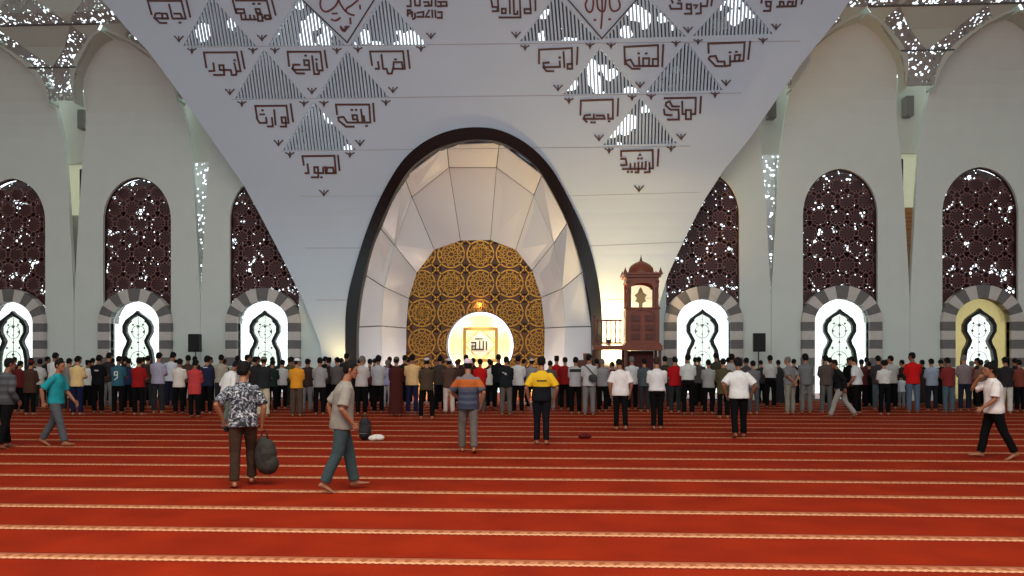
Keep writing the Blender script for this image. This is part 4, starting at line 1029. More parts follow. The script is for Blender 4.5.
def put(name, me, m, parent=None):
    slot(me); o = bpy.data.objects.new(name, me); COL.objects.link(o)
    o.material_slots[0].link = 'OBJECT'; o.material_slots[0].material = m
    if parent is not None: o.parent = parent
    return o
SKIN_T = [mat('skin', c, .55, 0, .1, 60) for c in ((168, 112, 80), (150, 98, 68), (128, 80, 56), (182, 126, 94))]
HAIRM = mat('dark_hair', (20, 17, 16), .6, 0, .5, 90); GREYH = mat('grey_hair', (112, 108, 104), .7, 0, .5, 90); BROWNH = mat('brown_hair', (58, 36, 26), .6, 0, .5, 90)
EYEM = mat('dark_eye', (40, 28, 24), .2)
FWD = lambda a: Matrix.Rotation(a, 4, 'Z')
PRAY = {sd: ((-sd*.05, .205 if sd > 0 else .185, .205 if sd > 0 else .18), (sd*1.0, -.45, -.5), 'pray') for sd in (-1, 1)}
STAND = {sd: (0.0, 0.0, 0.0, .05) for sd in (-1, 1)}
BACKH = {sd: ((sd*.02, -.17, .03), (sd*1.0, -.6, 0), 'back') for sd in (-1, 1)}
RIGS = {
 'pray': dict(legs=STAND, arms=PRAY, lean=.02, bend=.08, head=(0, .14)),
 'bow': dict(legs=STAND, arms=PRAY, lean=.04, bend=.18, head=(0, .45)),
 'left': dict(legs=STAND, arms=PRAY, lean=.02, bend=.08, head=(.75, .12)),
 'right': dict(legs=STAND, arms=PRAY, lean=.02, bend=.08, head=(-.75, .12)),
 'down': dict(legs={-1: (.02, .03, 0, .07), 1: (-.02, .02, 0, .07)}, lean=.0, bend=.06, head=(.1, .1)),
 'wide': dict(legs={-1: (.05, .03, 0, .17), 1: (-.08, .03, 0, .19)}, arms=PRAY, lean=.03, bend=.1, head=(0, .2)),
 'behind': dict(legs=STAND, arms=BACKH, lean=.03, bend=.1, head=(.2, .12)),
}
PROTO = {}
def proto(rg, part, *a):
    key = (rg, part)+a
    if key not in PROTO:
        R = PROTO.get((rg, 'rig')) or PROTO.setdefault((rg, 'rig'), Rig(**RIGS[rg])); h = hash(str(key)) % 1 + len(PROTO)
        if part == 'body': me = body_mesh(R, .0085)
        elif part == 'short': me = shirt_mesh(R, .013, 'short', -.08, 1.03, False, h)
        elif part == 'long': me = shirt_mesh(R, .013, 'long', -.09, 1.05, False, h)
        elif part == 'tunic': me = shirt_mesh(R, .013, 'long', -.22, 1.06, False, h)
        elif part == 'tuck': me = shirt_mesh(R, .013, 'short', .05, 1.0, True, h)
        elif part == 'trousers': me = trouser_mesh(R, .013, 1.0, h)
        elif part == 'wide_trousers': me = trouser_mesh(R, .013, 1.2, h)
        elif part == 'robe': me = robe_mesh(R, .013, h)
        elif part == 'hair': me = hair_mesh(R, .008, 'short', h)
        elif part == 'full_hair': me = hair_mesh(R, .008, 'full', h)
        elif part in ('skull', 'songkok', 'peaked'): me = cap_mesh(R, part)
        elif part == 'eyes': me = eyes(R, None)
        PROTO[key] = me
    return PROTO[key]
def decal(shirt, spots, m, parent, name='print'):
    """A printed patch laid on the back (or front) of a shirt mesh: strokes in (x, z), pushed onto the cloth from -Y."""
    bv = BVHTree.FromPolygons([v.co for v in shirt.vertices], [p.vertices[:] for p in shirt.polygons]); M = MB()
    for pts, wd in spots:
        P = []
        for i in range(len(pts)-1):
            (x0, z0), (x1, z1) = pts[i], pts[i+1]
            for k in range(6): P.append((x0+(x1-x0)*k/6, z0+(z1-z0)*k/6))
        P.append(pts[-1]); Q = []
        for x, z in P:
            h = bv.ray_cast(Vector((x, -1, z)), Y_)[0]
            if h: Q.append(h+Vector((0, -.004, 0)))
        if len(Q) > 1: M.strip(Q, (0, -1, 0), wd, .003)
    if M.v:
        o = put(name, M.mesh(name), m, parent); return o
def person(loc, rz, H, body, clothes, hair, label, skin=0, group=None, eye=None):
    """body: mesh; clothes: [(name, mesh, material)]; the body mesh is the thing, the rest are its children."""
    o = put('person', body, SKIN_T[skin % 4]); o.location = loc; o.rotation_euler = (0, 0, rz); o.scale = (H/1.68,)*3
    tag(o, label, 'person', group)
    ch = {}
    for nm, me, m in clothes+hair: ch[nm] = put(nm, me, m, o)
    for e in (eye or []): put('eye', e, EYEM, o)
    return o, ch

# ---- the crowd standing in rows: picture column, head top, feet row, shirt, trousers, pose, garment, head, label
K = (13, 12, 13); NV = (30, 34, 52); GR = (84, 84, 88); KH = (150, 140, 118); JN = (62, 74, 92); DG = (46, 47, 50)
W_ = (214, 210, 206); LG = (168, 166, 164); MG = (126, 124, 124)
CROWD = [
 (19, 363, 412, (96, 30, 30), K, 'pray', 'long', 'hair', 'person in dark red long sleeved shirt at the far left of the rows'),
 (30, 362.5, 415, (74, 50, 40), K, 'pray', 'tunic', ('skull', (96, 34, 32)), 'person in brown tunic with dark red cap, just left of the teal T-shirt walker'),
 (39, 361, 409, (196, 192, 188), DG, 'left', 'short', 'hair', 'person in off-white shirt in the second row beside the brown tunic'),
 (11, 360.5, 409, DG, K, 'pray', 'short', 'hair', 'person in charcoal shirt at the far left, partly behind the checked backpack walker'),
 (54, 355, 409, (222, 219, 214), NV, 'pray', 'short', 'hair', 'tall person in white shirt standing behind the teal T-shirt walker'),
 (68, 360.5, 411, MG, DG, 'pray', 'short', 'hair', 'person in mid grey shirt left of the cream yellow shirt'),
 (77, 358.5, 415, (224, 190, 130), (28, 30, 62), 'pray', 'short', 'hair', 'person in cream yellow shirt and navy trousers near the left'),
 (87, 362.5, 408, (212, 210, 206), K, 'right', 'long', ('songkok', K), 'person in white sleeves and black cap right of the cream yellow shirt'),
 (98, 357.5, 414, (20, 20, 24), K, 'pray', 'short', 'hair', 'person in black T-shirt with a small white print across the shoulders'),
 (108, 355, 409, (52, 44, 44), MG, 'pray', 'short', 'hair', 'tall person in dark brown shirt with grey trousers beside the black printed T-shirt'),
 (118, 358.5, 414, (50, 92, 106), K, 'pray', 'short', 'hair', 'person in teal blue T-shirt with a pale number on the back'),
 (128, 360.5, 410, (40, 46, 74), K, 'left', 'short', 'hair', 'person in navy shirt right of the numbered teal T-shirt'),
 (138.5, 360, 415, (150, 28, 28), K, 'pray', 'short', 'full_hair', 'person in plain red shirt between navy and lavender shirts on the left'),
 (147.5, 358, 408, (64, 44, 38), DG, 'pray', 'long', 'hair', 'person in dark brown shirt behind the red and lavender shirts'),
 (158, 355, 414, (166, 162, 182), DG, 'pray', 'short', 'hair', 'person in lavender grey shirt with dark trousers'),
 (170.5, 356, 408, (206, 208, 216), NV, 'bow', 'short', ('songkok', (22, 24, 40)), 'person in pale shirt and black songkok cap right of the lavender shirt'),
 (179, 361, 414, (220, 208, 196), K, 'pray', 'short', 'hair', 'person in beige white shirt with black trousers left of the salmon shirt'),
 (187.5, 357.5, 408, (74, 54, 46), K, 'left', 'short', 'hair', 'person in brown shirt directly below the left loudspeaker'),
 (194.5, 362, 417.5, (190, 66, 66), K, 'pray', 'tunic', 'hair', 'person in long salmon red shirt with black trousers'),
 (206.5, 358.5, 414, (38, 42, 66), K, 'pray', 'long', 'full_hair', 'person in navy jacket with pale collar right of the salmon shirt'),
 (220.5, 357, 409, (172, 162, 146), DG, 'pray', 'short', 'hair', 'person in beige grey shirt left of the stooping white shirt'),
 (237, 358, 408, (196, 194, 188), K, 'pray', 'short', 'hair', 'person in grey white shirt behind the batik shirt walker'),
 (246.5, 357, 410, W_, K, 'right', 'short', 'hair', 'person in white shirt just right of the batik shirt walker'),
 (254.5, 359, 411, (44, 40, 40), K, 'pray', 'long', 'hair', 'person in black jacket between white shirt and cream trousers'),
 (263, 359.5, 417, (40, 42, 44), (200, 190, 160), 'pray', 'long', ('skull', (118, 116, 106)), 'person in black jacket and wide cream trousers with grey cap'),
 (272, 362, 412, (30, 44, 42), K, 'pray', 'short', 'hair', 'person in dark green shirt right of the cream trousers'),
 (282, 362, 409, (188, 186, 186), K, 'pray', 'short', 'hair', 'person in pale grey shirt left of the amber shirt'),
 (291, 359, 409, (84, 78, 46), DG, 'pray', 'short', 'hair', 'person in olive shirt partly hidden by the amber shirt'),
 (296.5, 361, 416, (226, 150, 44), (82, 68, 56), 'right', 'short', ('skull', (224, 222, 218)), 'person in amber yellow shirt with white cap and brown trousers'),
 (307, 361, 412, (58, 44, 40), MG, 'pray', 'long', 'hair', 'person in dark brown jacket with grey trousers right of the amber shirt'),
 (319.5, 360, 415, (150, 146, 146), K, 'pray', 'short', 'hair', 'person in grey shirt and black trousers left of the grey shirted walker'),
 (328.5, 360, 408, (44, 42, 44), K, 'pray', 'short', ('songkok', K), 'person in black shirt and black cap behind the grey shirted walker'),
 (337, 359.5, 410, (96, 88, 86), K, 'left', 'short', 'hair', 'person in taupe shirt left of the tall navy shirt'),
 (346, 355.5, 409, (34, 38, 56), K, 'pray', 'long', 'hair', 'tall person in navy shirt at the left foot of the black niche ring'),
 (361.5, 358.5, 415, (188, 178, 174), K, 'right', 'short', ('grey', GREYH), 'person with grey hair in pale pinkish grey shirt right of the grey shirted walker'),
 (369.5, 361, 409, (70, 36, 36), K, 'pray', 'short', 'hair', 'person in maroon shirt between two pale grey shirts'),
 (378, 358, 414, (178, 176, 180), K, 'pray', 'short', 'full_hair', 'person in pale grey shirt with black trousers left of the maroon robe'),
 (387, 362, 409, (150, 148, 184), (170, 168, 170), 'pray', 'short', ('grey', GREYH), 'person in lilac shirt half hidden behind the maroon robe'),
 (396, 359.5, 416, (72, 32, 28), K, 'pray', 'robe', ('skull', (88, 96, 76)), 'person in ankle length maroon brown robe with green cap'),
 (404.5, 357.5, 408, (40, 36, 36), K, 'pray', 'short', 'hair', 'person in black shirt behind the maroon robe and cream shirt'),
 (412, 357, 414, (226, 184, 130), (36, 34, 66), 'pray', 'short', 'hair', 'person in cream shirt and navy trousers below the gold lattice'),
 (426.5, 360.5, 419, (74, 60, 46), K, 'wide', 'long', ('skull', (190, 186, 182)), 'person in olive brown jacket with white cap standing legs apart'),
 (440, 358, 412, (66, 56, 50), K, 'pray', 'long', 'hair', 'person in dark taupe jacket right of the olive brown jacket'),
 (449, 361, 414, (84, 62, 54), (206, 186, 176), 'pray', 'long', ('skull', (206, 204, 214)), 'person in brown jacket with pale trousers and white cap'),
 (457, 362, 409, (70, 50, 44), K, 'pray', 'long', ('brown', BROWNH), 'person with brown hair in brown shirt left of the striped walker'),
 (466, 357, 408, (60, 46, 44), K, 'pray', 'short', 'hair', 'person in dark shirt ahead of the striped walker under the glowing niche'),
 (480, 361, 413, (190, 28, 28), (86, 78, 76), 'pray', 'short', 'hair', 'person in bright red T-shirt below the glowing niche sign'),
 (491, 362.5, 408, (224, 218, 208), K, 'pray', 'short', 'hair', 'person in white shirt right of the bright red T-shirt'),
 (498.5, 356.5, 409, (24, 24, 28), K, 'pray', 'short', 'hair', 'tall person in black shirt right of the glowing niche'),
 (506, 359, 415, (30, 34, 36), (96, 88, 82), 'pray', 'long', 'hair', 'person in black jacket with small pale print and grey trousers'),
 (518, 358, 414, (206, 204, 204), K, 'pray', 'short', 'hair', 'person in white shirt and black trousers left of the yellow and black shirt'),
 (531.5, 361, 409, (140, 136, 140), K, 'pray', 'short', ('skull', (190, 188, 184)), 'person in grey shirt and white cap behind the yellow and black shirt'),
 (550, 363, 411, (84, 80, 80), MG, 'pray', 'short', 'hair', 'person in charcoal shirt right behind the yellow and black shirt'),
 (556.5, 358.5, 408, (170, 26, 26), DG, 'pray', 'short', ('songkok', (28, 36, 28)), 'person in crimson shirt with dark cap right of the yellow and black shirt'),
 (565, 359.5, 410, (132, 28, 28), K, 'pray', 'short', 'hair', 'person in burgundy shirt between crimson and grey green shirts'),
 (575.5, 359.5, 414, (176, 174, 176), K, 'pray', 'short', 'hair', 'person in pale grey shirt with dark green shoulder yoke'),
 (589, 357, 415.5, (184, 182, 182), (116, 114, 112), 'right', 'short', 'hair', 'person in white shirt with dark shoulder bag and grey trousers'),
 (597, 361, 408, (88, 74, 66), K, 'pray', 'short', 'hair', 'person in brown shirt beside the shoulder bag bearer'),
 (602.5, 361, 412, (140, 138, 140), K, 'pray', 'short', ('grey', GREYH), 'person with grey hair in grey shirt in front of the balustrade'),
 (612.5, 364, 409, (90, 40, 36), K, 'left', 'short', 'hair', 'person in rust shirt left of the two white shirts by the pulpit'),
 (632, 359, 410, (206, 206, 206), K, 'pray', 'short', ('grey', GREYH), 'person with grey hair in white shirt under the pulpit'),
 (644.5, 361, 412, (74, 84, 86), DG, 'pray', 'short', 'hair', 'person in slate teal shirt under the pulpit right side'),
 (665, 358.5, 409, (56, 56, 46), DG, 'pray', 'long', 'hair', 'person in dark olive jacket right of the bent white shirt'),
 (675, 359, 413, (176, 26, 32), DG, 'pray', 'short', 'hair', 'person in red shirt left of the striped arch beside the pulpit'),
 (688, 356.5, 414, (204, 206, 202), K, 'pray', 'tuck', 'hair', 'person in white tucked shirt and black trousers before the bright lobed window'),
 (699, 359, 408, (70, 66, 66), K, 'pray', 'short', 'hair', 'person in dark grey shirt between white and grey shirts at the bright window'),
 (708.5, 362, 414, (150, 150, 148), K, 'pray', 'short', 'hair', 'person in grey shirt and black trousers before the bright lobed window'),
 (716.5, 355, 408, (58, 58, 50), K, 'pray', 'short', 'hair', 'tall person in dark khaki shirt before the bright window'),
 (723.5, 361, 418, (78, 72, 48), K, 'pray', 'tunic', 'hair', 'person in long olive jacket left of the white T-shirt walker'),
 (732, 356.5, 408, (172, 168, 166), K, 'right', 'short', 'full_hair', 'person in light grey shirt with full hair ahead of the white T-shirt walker'),
 (747, 360, 409, (70, 66, 70), K, 'pray', 'short', 'hair', 'person in plum grey shirt right of the white T-shirt walker'),
 (753.5, 363, 414, (106, 104, 106), (74, 74, 76), 'pray', 'short', 'hair', 'person in mid grey shirt below the right loudspeaker'),
 (770.5, 357.5, 408, (188, 186, 184), K, 'pray', 'tuck', 'hair', 'person in light grey tucked shirt right of the loudspeaker stand'),
 (806, 356.5, 414, (112, 112, 114), (112, 110, 106), 'pray', 'short', 'full_hair', 'person in grey shirt and grey trousers left of the lobed window'),
 (826, 357.5, 413, (84, 72, 68), (92, 92, 90), 'pray', 'short', 'hair', 'person in brown grey shirt standing before the second bright window from the right'),
 (862, 361.5, 409, (80, 36, 36), K, 'pray', 'short', 'hair', 'person in maroon shirt just right of the white polo shirt'),
 (869.5, 364, 408, (24, 24, 26), K, 'pray', 'long', 'hair', 'short person in black behind the white polo shirt'),
 (878.5, 358, 409, (56, 54, 56), (70, 84, 90), 'pray', 'long', 'hair', 'person in charcoal jacket left of two white shirts at the right'),
 (884.5, 362.5, 415, (204, 202, 198), K, 'pray', 'tuck', 'hair', 'person in white tucked shirt with black trousers left of the red shirt'),
 (891.5, 358, 409, (176, 174, 170), K, 'left', 'short', 'hair', 'person in pale grey shirt between white shirt and child'),
 (913, 355, 413, (196, 26, 26), (84, 100, 118), 'left', 'short', 'hair', 'person in vivid red shirt and blue jeans at the right'),
 (932, 361, 411, (152, 164, 184), (34, 38, 50), 'pray', 'short', 'hair', 'person in light blue shirt right of the vivid red shirt'),
 (948.5, 360, 413, (124, 46, 46), (76, 94, 102), 'pray', 'short', 'hair', 'person in brick red shirt and faded jeans at the right'),
 (964.5, 357.5, 411, (138, 122, 126), (38, 42, 62), 'pray', 'short', ('grey', GREYH), 'person with grey hair in mauve shirt before the far right window'),
 (972.5, 363, 408, (110, 48, 50), K, 'pray', 'short', ('grey', GREYH), 'person with grey hair in wine red shirt before the far right window'),
 (981.5, 362, 412, (118, 84, 70), K, 'pray', 'short', 'hair', 'person in plain brown shirt behind the walker with a hand at the face'),
 (988, 362, 408, (150, 140, 136), K, 'pray', 'short', ('grey', GREYH), 'person with grey hair in ash shirt ahead of the face-touching walker'),
 (1006, 359.5, 414, (46, 40, 42), (198, 194, 182), 'pray', 'long', 'hair', 'person in black shirt and off-white trousers at the far right'),
 (1020, 362, 412, (122, 62, 50), K, 'pray', 'long', 'hair', 'person in rust brown shirt at the right edge of the rows'),
]
GROUP = 'worshippers standing in rows'
PL_W = mat('pale_print', (206, 206, 204), .7)
APART = [(342, 491), (243, 487), (56, 446), (5, 448.5), (541.5, 444.5), (468, 452.5), (620.5, 430), (657, 429.5), (739, 437.5), (994, 458.5), (841, 418), (790, 414), (857, 414), (227, 428), (901.5, 408)]
TAKEN = [ground(*q)[0] for q in APART]
def settle(px, yf):
    best = None
    for dy in (0, -.7, .7, -1.4, 1.2, -2.1, -2.8, -3.5, 2, -4.2, -4.9):
        q = ground(px, yf+dy)[0]; m = min((q-t).length for t in TAKEN)
        if m > .56: best = (m, yf+dy); break
        if best is None or m > best[0]: best = (m, yf+dy)
    TAKEN.append(ground(px, best[1])[0]); return best[1]
for i, (px, yh, yf, sc_, tc_, pose, gar, hd, lab) in enumerate(CROWD):
    yf = settle(px, yf)
    p, d = ground(px, yf); H = CH-(yh-350)*d/F
    R = RIGS[pose]; k = 1.0
    H = max(1.45, min(1.86, H*1.0+.0)) + (.05 if pose == 'bow' else .015)
    shirt = proto(pose, gar); cl = [('robe' if gar == 'robe' else 'jacket' if gar in ('long', 'tunic') else 'shirt', shirt, cloth(sc_))]
    if gar != 'robe': cl.append(('trousers', proto(pose, 'wide_trousers' if tc_ in ((200, 190, 160), (82, 68, 56)) else 'trousers'), cloth(tc_)))
    if isinstance(hd, tuple) and hd[0] in ('grey', 'brown'): hr = [('hair', proto(pose, 'hair'), hd[1])]
    elif isinstance(hd, tuple): hr = [('hair', proto(pose, 'hair'), HAIRM), ('cap', proto(pose, hd[0]), cloth(hd[1]))]
    else: hr = [('hair', proto(pose, hd), HAIRM)]
    o, ch = person((p.x, p.y, 0), math.atan2(-p.x, 60)*-.0+rnd.uniform(-.12, .12), H, proto(pose, 'body'), cl, hr, lab, rnd.randrange(3), GROUP, proto(pose, 'eyes'))
    if px == 98: decal(shirt, [([(-.03, 1.29), (.07, 1.285)], .022), ([(-.02, 1.265), (.06, 1.26)], .01)], PL_W, ch['shirt'])
    if px == 118: decal(shirt, [([(-.04, 1.27), (.05, 1.27), (.05, 1.10), (-.03, 1.03)], .03), ([(-.04, 1.27), (-.04, 1.17), (.05, 1.17)], .03)], PL_W, ch['shirt'])
    if px == 506: decal(shirt, [([(-.09, 1.27), (-.04, 1.25), (.02, 1.24)], .02), ([(-.03, 1.21), (.03, 1.20)], .014)], PL_W, ch['jacket'])
    if px == 575.5: decal(shirt, [([(-.16, z), (.16, z)], .034) for z in (1.36, 1.33, 1.30)], cloth((48, 56, 50)), ch['shirt'], 'shoulder_yoke')
    if px == 206.5: decal(shirt, [([(-.05, 1.40), (.05, 1.40)], .03)], PL_W, ch['jacket'], 'pale_collar')
# the child
p, d = ground(901.5, 408)
o, ch = person((p.x, p.y, 0), .1, 1.06, proto('pray', 'body'), [('shirt', proto('pray', 'long'), cloth((196, 204, 212))), ('trousers', proto('pray', 'trousers'), cloth((120, 124, 128)))], [('hair', proto('pray', 'hair'), HAIRM)], 'small child in pale shirt left of the vivid red shirt', 1, GROUP, proto('pray', 'eyes'))

# the row nearest the prayer wall, of which only dark strips show between the others
xx = -19.5
while xx < 17.5:
    yy = 27.3+rnd.uniform(-.15, .15)
    dd = -xx*st+yy*ct; u = 512+F*(xx*ct+yy*st)/dd
    xx += .58+rnd.uniform(-.05, .08)
    if any(a < u < b for a, b in ((684, 690), (699, 705), (712, 718), (811, 819), (952, 960))): continue
    pose = rnd.choice(['pray', 'pray', 'bow', 'left', 'right']); dk = rnd.choice([K, DG, (40, 36, 36), (34, 36, 46), (44, 38, 34)])
    if MX-3.9 < xx-.6 < MX+1.0: continue
    person((xx-.6, yy, 0), rnd.uniform(-.12, .12), rnd.uniform(1.5, 1.62), proto(pose, 'body'), ([('robe', proto('pray', 'robe'), cloth(dk))] if pose == 'pray' else [('shirt', proto(pose, rnd.choice(['short', 'long'])), cloth(dk)), ('trousers', proto(pose, 'wide_trousers'), cloth(K))]), [('hair', proto(pose, 'hair'), HAIRM)], 'person in dark clothes in the row nearest the prayer wall, mostly hidden by others', rnd.randrange(3), 'hidden worshippers in the row nearest the wall', proto(pose, 'eyes'))

# ---- people walking or standing apart, each in a pose of their own
def figure(px, py, rz, H, rig, top, legs_c, label, hair='short', hairm=None, sleeve='short', hem=-.08, loose=1.04, cap=None, capm=None, skin=1, wide=1.0, tuck=False, curl=(.4, .4), vox=.0065, short=0.0, topm=None, legm=None):
    R = Rig(**rig); p, d = ground(px, py); sd = int(px)
    sh = shirt_mesh(R, .010, sleeve, hem, loose, tuck, sd); tr = trouser_mesh(R, .010, wide, sd+5, .1, short)
    hr = [('hair', hair_mesh(R, .007, hair, sd), hairm or HAIRM)]
    if cap: hr.append(('cap', cap_mesh(R, cap), cloth(capm)))
    o, ch = person((p.x, p.y, 0), rz, H, body_mesh(R, vox, True, curl), [('shirt', sh, topm or cloth(top)), ('trousers', tr, legm or cloth(legs_c))], hr, label, skin, None, eyes(R, None))
    return o, ch, R, sh, d
def batik_mat():
    m = mat('batik', (30, 32, 44), .8).copy(); nt = m.node_tree; L = nt.links.new; b = nt.nodes['Principled BSDF']
    tc = nt.nodes.new('ShaderNodeTexCoord'); n = nt.nodes.new('ShaderNodeTexNoise'); n.inputs['Scale'].default_value = 15; n.inputs['Detail'].default_value = 2; n.inputs['Distortion'].default_value = 1.5
    L(tc.outputs['Object'], n.inputs['Vector']); r = nt.nodes.new('ShaderNodeValToRGB'); r.color_ramp.interpolation = 'CONSTANT'
    e = r.color_ramp.elements; e[0].color = (*lin((26, 28, 36)), 1); e[1].position = .50; e[1].color = (*lin((150, 150, 158)), 1)
    x = e.new(.55); x.color = (*lin((34, 38, 56)), 1); x = e.new(.61); x.color = (*lin((196, 194, 192)), 1)
    L(n.outputs['Fac'], r.inputs[0]); L(r.outputs[0], b.inputs['Base Color']); return m
def banded(name, stops, axis='Z', extra=None):
    """Cloth whose colour changes at given heights of the figure (woven or sewn panels)."""
    m = mat('cloth', (100, 100, 101), .85, 0, .25).copy(); m.name = name; nt = m.node_tree; L = nt.links.new; b = nt.nodes['Principled BSDF']
    tc = nt.nodes.new('ShaderNodeTexCoord'); sp = nt.nodes.new('ShaderNodeSeparateXYZ'); L(tc.outputs['Object'], sp.inputs[0])
    r = nt.nodes.new('ShaderNodeValToRGB'); r.color_ramp.interpolation = 'CONSTANT'; mr = nt.nodes.new('ShaderNodeMath'); mr.operation = 'DIVIDE'; mr.inputs[1].default_value = 2.0
    L(sp.outputs[axis], mr.inputs[0]); L(mr.outputs[0], r.inputs[0]); e = r.color_ramp.elements
    e[0].color = (*lin(stops[0][1]), 1)
    for k, (z, c) in enumerate(stops[1:]):
        x = e[1] if k == 0 else e.new(z/2)
        x.position = z/2; x.color = (*lin(c), 1)
    L(r.outputs[0], b.inputs['Base Color']); return m
def step(front, back, kf=.12, kb=.35, fp=(0, .55), ab=.03):
    """Mid-stride legs: which side leads."""
    return front, back
def walk(lead, a=.30, kf=.10, b=-.24, kb=.30, heel=-.12, toe=.45):
    return {lead: (a, kf, heel, .03), -lead: (b, kb, toe, .03)}
def swing(lead, f=.2, bk=-.17):
    return {lead: ((lead*.235, bk, -.03), (lead*.5, -1, 0), 'down'), -lead: ((-lead*.235, f, -.01), (-lead*.5, -1, 0), 'down')}
FR = PI/2                       # facing the picture's right is -90 degrees about Z, left is +90
figure(342, 491, -FR*.72, 1.68, dict(legs=walk(-1, .27, .08, -.20, .22), arms=swing(-1, .10, -.08), lean=.05, bend=.2, head=(-.15, .18), build=1.04), (140, 132, 122), (58, 72, 74), 'person in grey beige shirt and dark teal trousers walking right, nearest in the hall', hairm=HAIRM, sleeve='short', hem=-.10, loose=1.08, wide=1.08, skin=1)
bat = figure(243, 487, .35, 1.66, dict(legs={-1: (-.05, .1, .12, .04), 1: (.34, .25, .0, .05)}, arms={1: ((.25, .04, -.05), (.7, -.7, 0), 'down'), -1: ((-.27, .06, .02), (-.8, -.5, 0), 'down')}, lean=.06, bend=.25, head=(-.5, .15)), (60, 60, 70), (62, 44, 34), 'person in black and white batik shirt carrying a dark bag, walking away', hair='full', sleeve='short', hem=-.09, loose=1.08, topm=batik_mat(), skin=1, curl=(.75, .95))
figure(56, 446, -FR*.95, 1.66, dict(legs=walk(1, .33, .1, -.28, .25), arms=swing(1, .24, -.12), lean=.05, bend=.12, head=(-.1, .06)), (34, 140, 148), (82, 84, 88), 'person in teal T-shirt and grey trousers walking right at the left', sleeve='short', hem=-.06, loose=1.02, skin=1, curl=(.4, .5))
chk = banded('checked_shirt', [(0, (66, 66, 68))]+[(.9+.07*k, (84, 84, 86) if k % 2 else (66, 66, 68)) for k in range(9)])
fl = figure(5, 448.5, -.35, 1.68, dict(legs=walk(-1, .18, .08, -.16, .15, 0, .2), arms=swing(-1, .1, -.05), lean=.04, bend=.15, head=(-.3, .15), build=1.06), DG, K, 'person in grey checked shirt and black trousers at the far left edge', hair='short', sleeve='long', hem=-.08, loose=1.07, topm=chk, skin=2)
yb = banded('yellow_black_shirt', [(0, (22, 22, 26)), (1.15, (224, 176, 40))])
ybp = figure(541.5, 444.5, .04, 1.70, dict(legs={-1: (.04, .03, 0, .0), 1: (-.08, .06, .1, .0)}, arms={sd: ((sd*.25, .05, -.03), (sd*.8, -.7, 0), 'down') for sd in (-1, 1)}, lean=.02, bend=.08, head=(0, .12), build=1.02), K, (20, 20, 26), 'person in yellow and black shirt and black trousers standing apart from the rows', sleeve='short', hem=-.07, loose=1.05, topm=yb, wide=.92, skin=1)
decal(ybp[3], [([(-.085, 1.27), (.085, 1.27)], .028)], mat('dark_print', (70, 52, 24), .7), ybp[1]['shirt'])
st_m = banded('orange_striped_shirt', [(0, (62, 66, 80))]+[(.86+.055*k, (74, 78, 92) if k % 2 else (56, 60, 76)) for k in range(6)]+[(1.19, (96, 84, 90)), (1.23, (176, 92, 44)), (1.37, (120, 108, 108))])
figure(468, 452.5, .08, 1.66, dict(legs={-1: (.16, .10, -.05, .05), 1: (-.16, .18, .25, .06)}, arms={-1: ((-.16, .2, .06), (-1, -.4, 0), 'pray'), 1: ((.24, .02, -.03), (.8, -.7, 0), 'down')}, lean=.03, bend=.1, head=(.1, .15)), GR, (100, 92, 86), 'person in orange and slate striped shirt with pale cap walking towards the niche', cap='peaked', capm=(206, 186, 196), hairm=HAIRM, sleeve='short', hem=-.12, loose=1.06, topm=st_m, skin=1)
figure(620.5, 430, .05, 1.64, dict(legs={-1: (.08, .1, .0, .02), 1: (-.12, .16, .2, .02)}, lean=.06, bend=.35, head=(.1, .55), build=1.06), (226, 214, 212), K, 'person in loose white shirt and black trousers, head bent, left of the pulpit', sleeve='short', hem=-.10, loose=1.10, skin=1, wide=.95)
figure(657, 429.5, -.05, 1.66, dict(legs={-1: (-.04, .1, .1, -.02), 1: (.06, .05, 0, -.02)}, arms=PRAY, lean=.04, bend=.2, head=(-.2, .2), build=1.04), (216, 210, 208), K, 'person in short white shirt, elbows out, below the pulpit', hairm=BROWNH, sleeve='short', hem=.0, loose=1.06, skin=1, wide=.95)
figure(739, 437.5, -.03, 1.67, dict(legs={-1: (-.16, .22, .25, .07), 1: (.16, .12, 0, .05)}, arms={sd: ((sd*.27, .02 if sd < 0 else .06, 0), (sd*.9, -.6, 0), 'down') for sd in (-1, 1)}, lean=.05, bend=.2, head=(0, .25), build=1.05), (222, 220, 216), K, 'person in white T-shirt and black trousers walking towards the bright window', sleeve='short', hem=-.07, loose=1.14, hair='full', skin=2)
figure(994, 458.5, FR*.9, 1.62, dict(legs=walk(1, .28, .1, -.30, .15, -.1, .4), arms={1: ((.08, .2, .52), (.8, .3, -1), 'face'), -1: ((-.2, .26, .02), (-.6, -1, 0), 'fwd')}, lean=.04, bend=.12, head=(.0, .05), build=1.06), (222, 212, 206), K, 'person in white shirt walking left with one hand raised to the face', hair='full', sleeve='short', hem=-.09, loose=1.10, skin=1, curl=(.6, .8))
figure(841, 418, FR*.75, 1.62, dict(legs=walk(-1, .40, .1, -.30, .35), arms=swing(-1, .1, -.12), lean=.12, bend=.3, head=(.1, .25)), (26, 26, 28), (150, 146, 138), 'person in black shirt and grey trousers stepping left before the bright window', sleeve='long', hem=-.10, skin=2)
figure(790, 414, FR*.35, 1.64, dict(legs=STAND, arms=BACKH, lean=.05, bend=.15, head=(.4, .1), build=1.06), (122, 120, 122), (134, 130, 118), 'person in grey polo shirt holding both hands behind the back', hairm=GREYH, sleeve='short', hem=-.02, loose=1.04, skin=0, curl=(.7, .7))
figure(857, 414, FR*.5, 1.66, dict(legs=STAND, arms={sd: ((sd*.2, .14, .0), (sd*.6, -1, 0), 'down') for sd in (-1, 1)}, lean=.04, bend=.25, head=(.1, .5)), (206, 206, 208), K, 'person in white polo shirt facing left, head lowered, by the bright window', sleeve='short', hem=-.04, loose=1.06, skin=0)
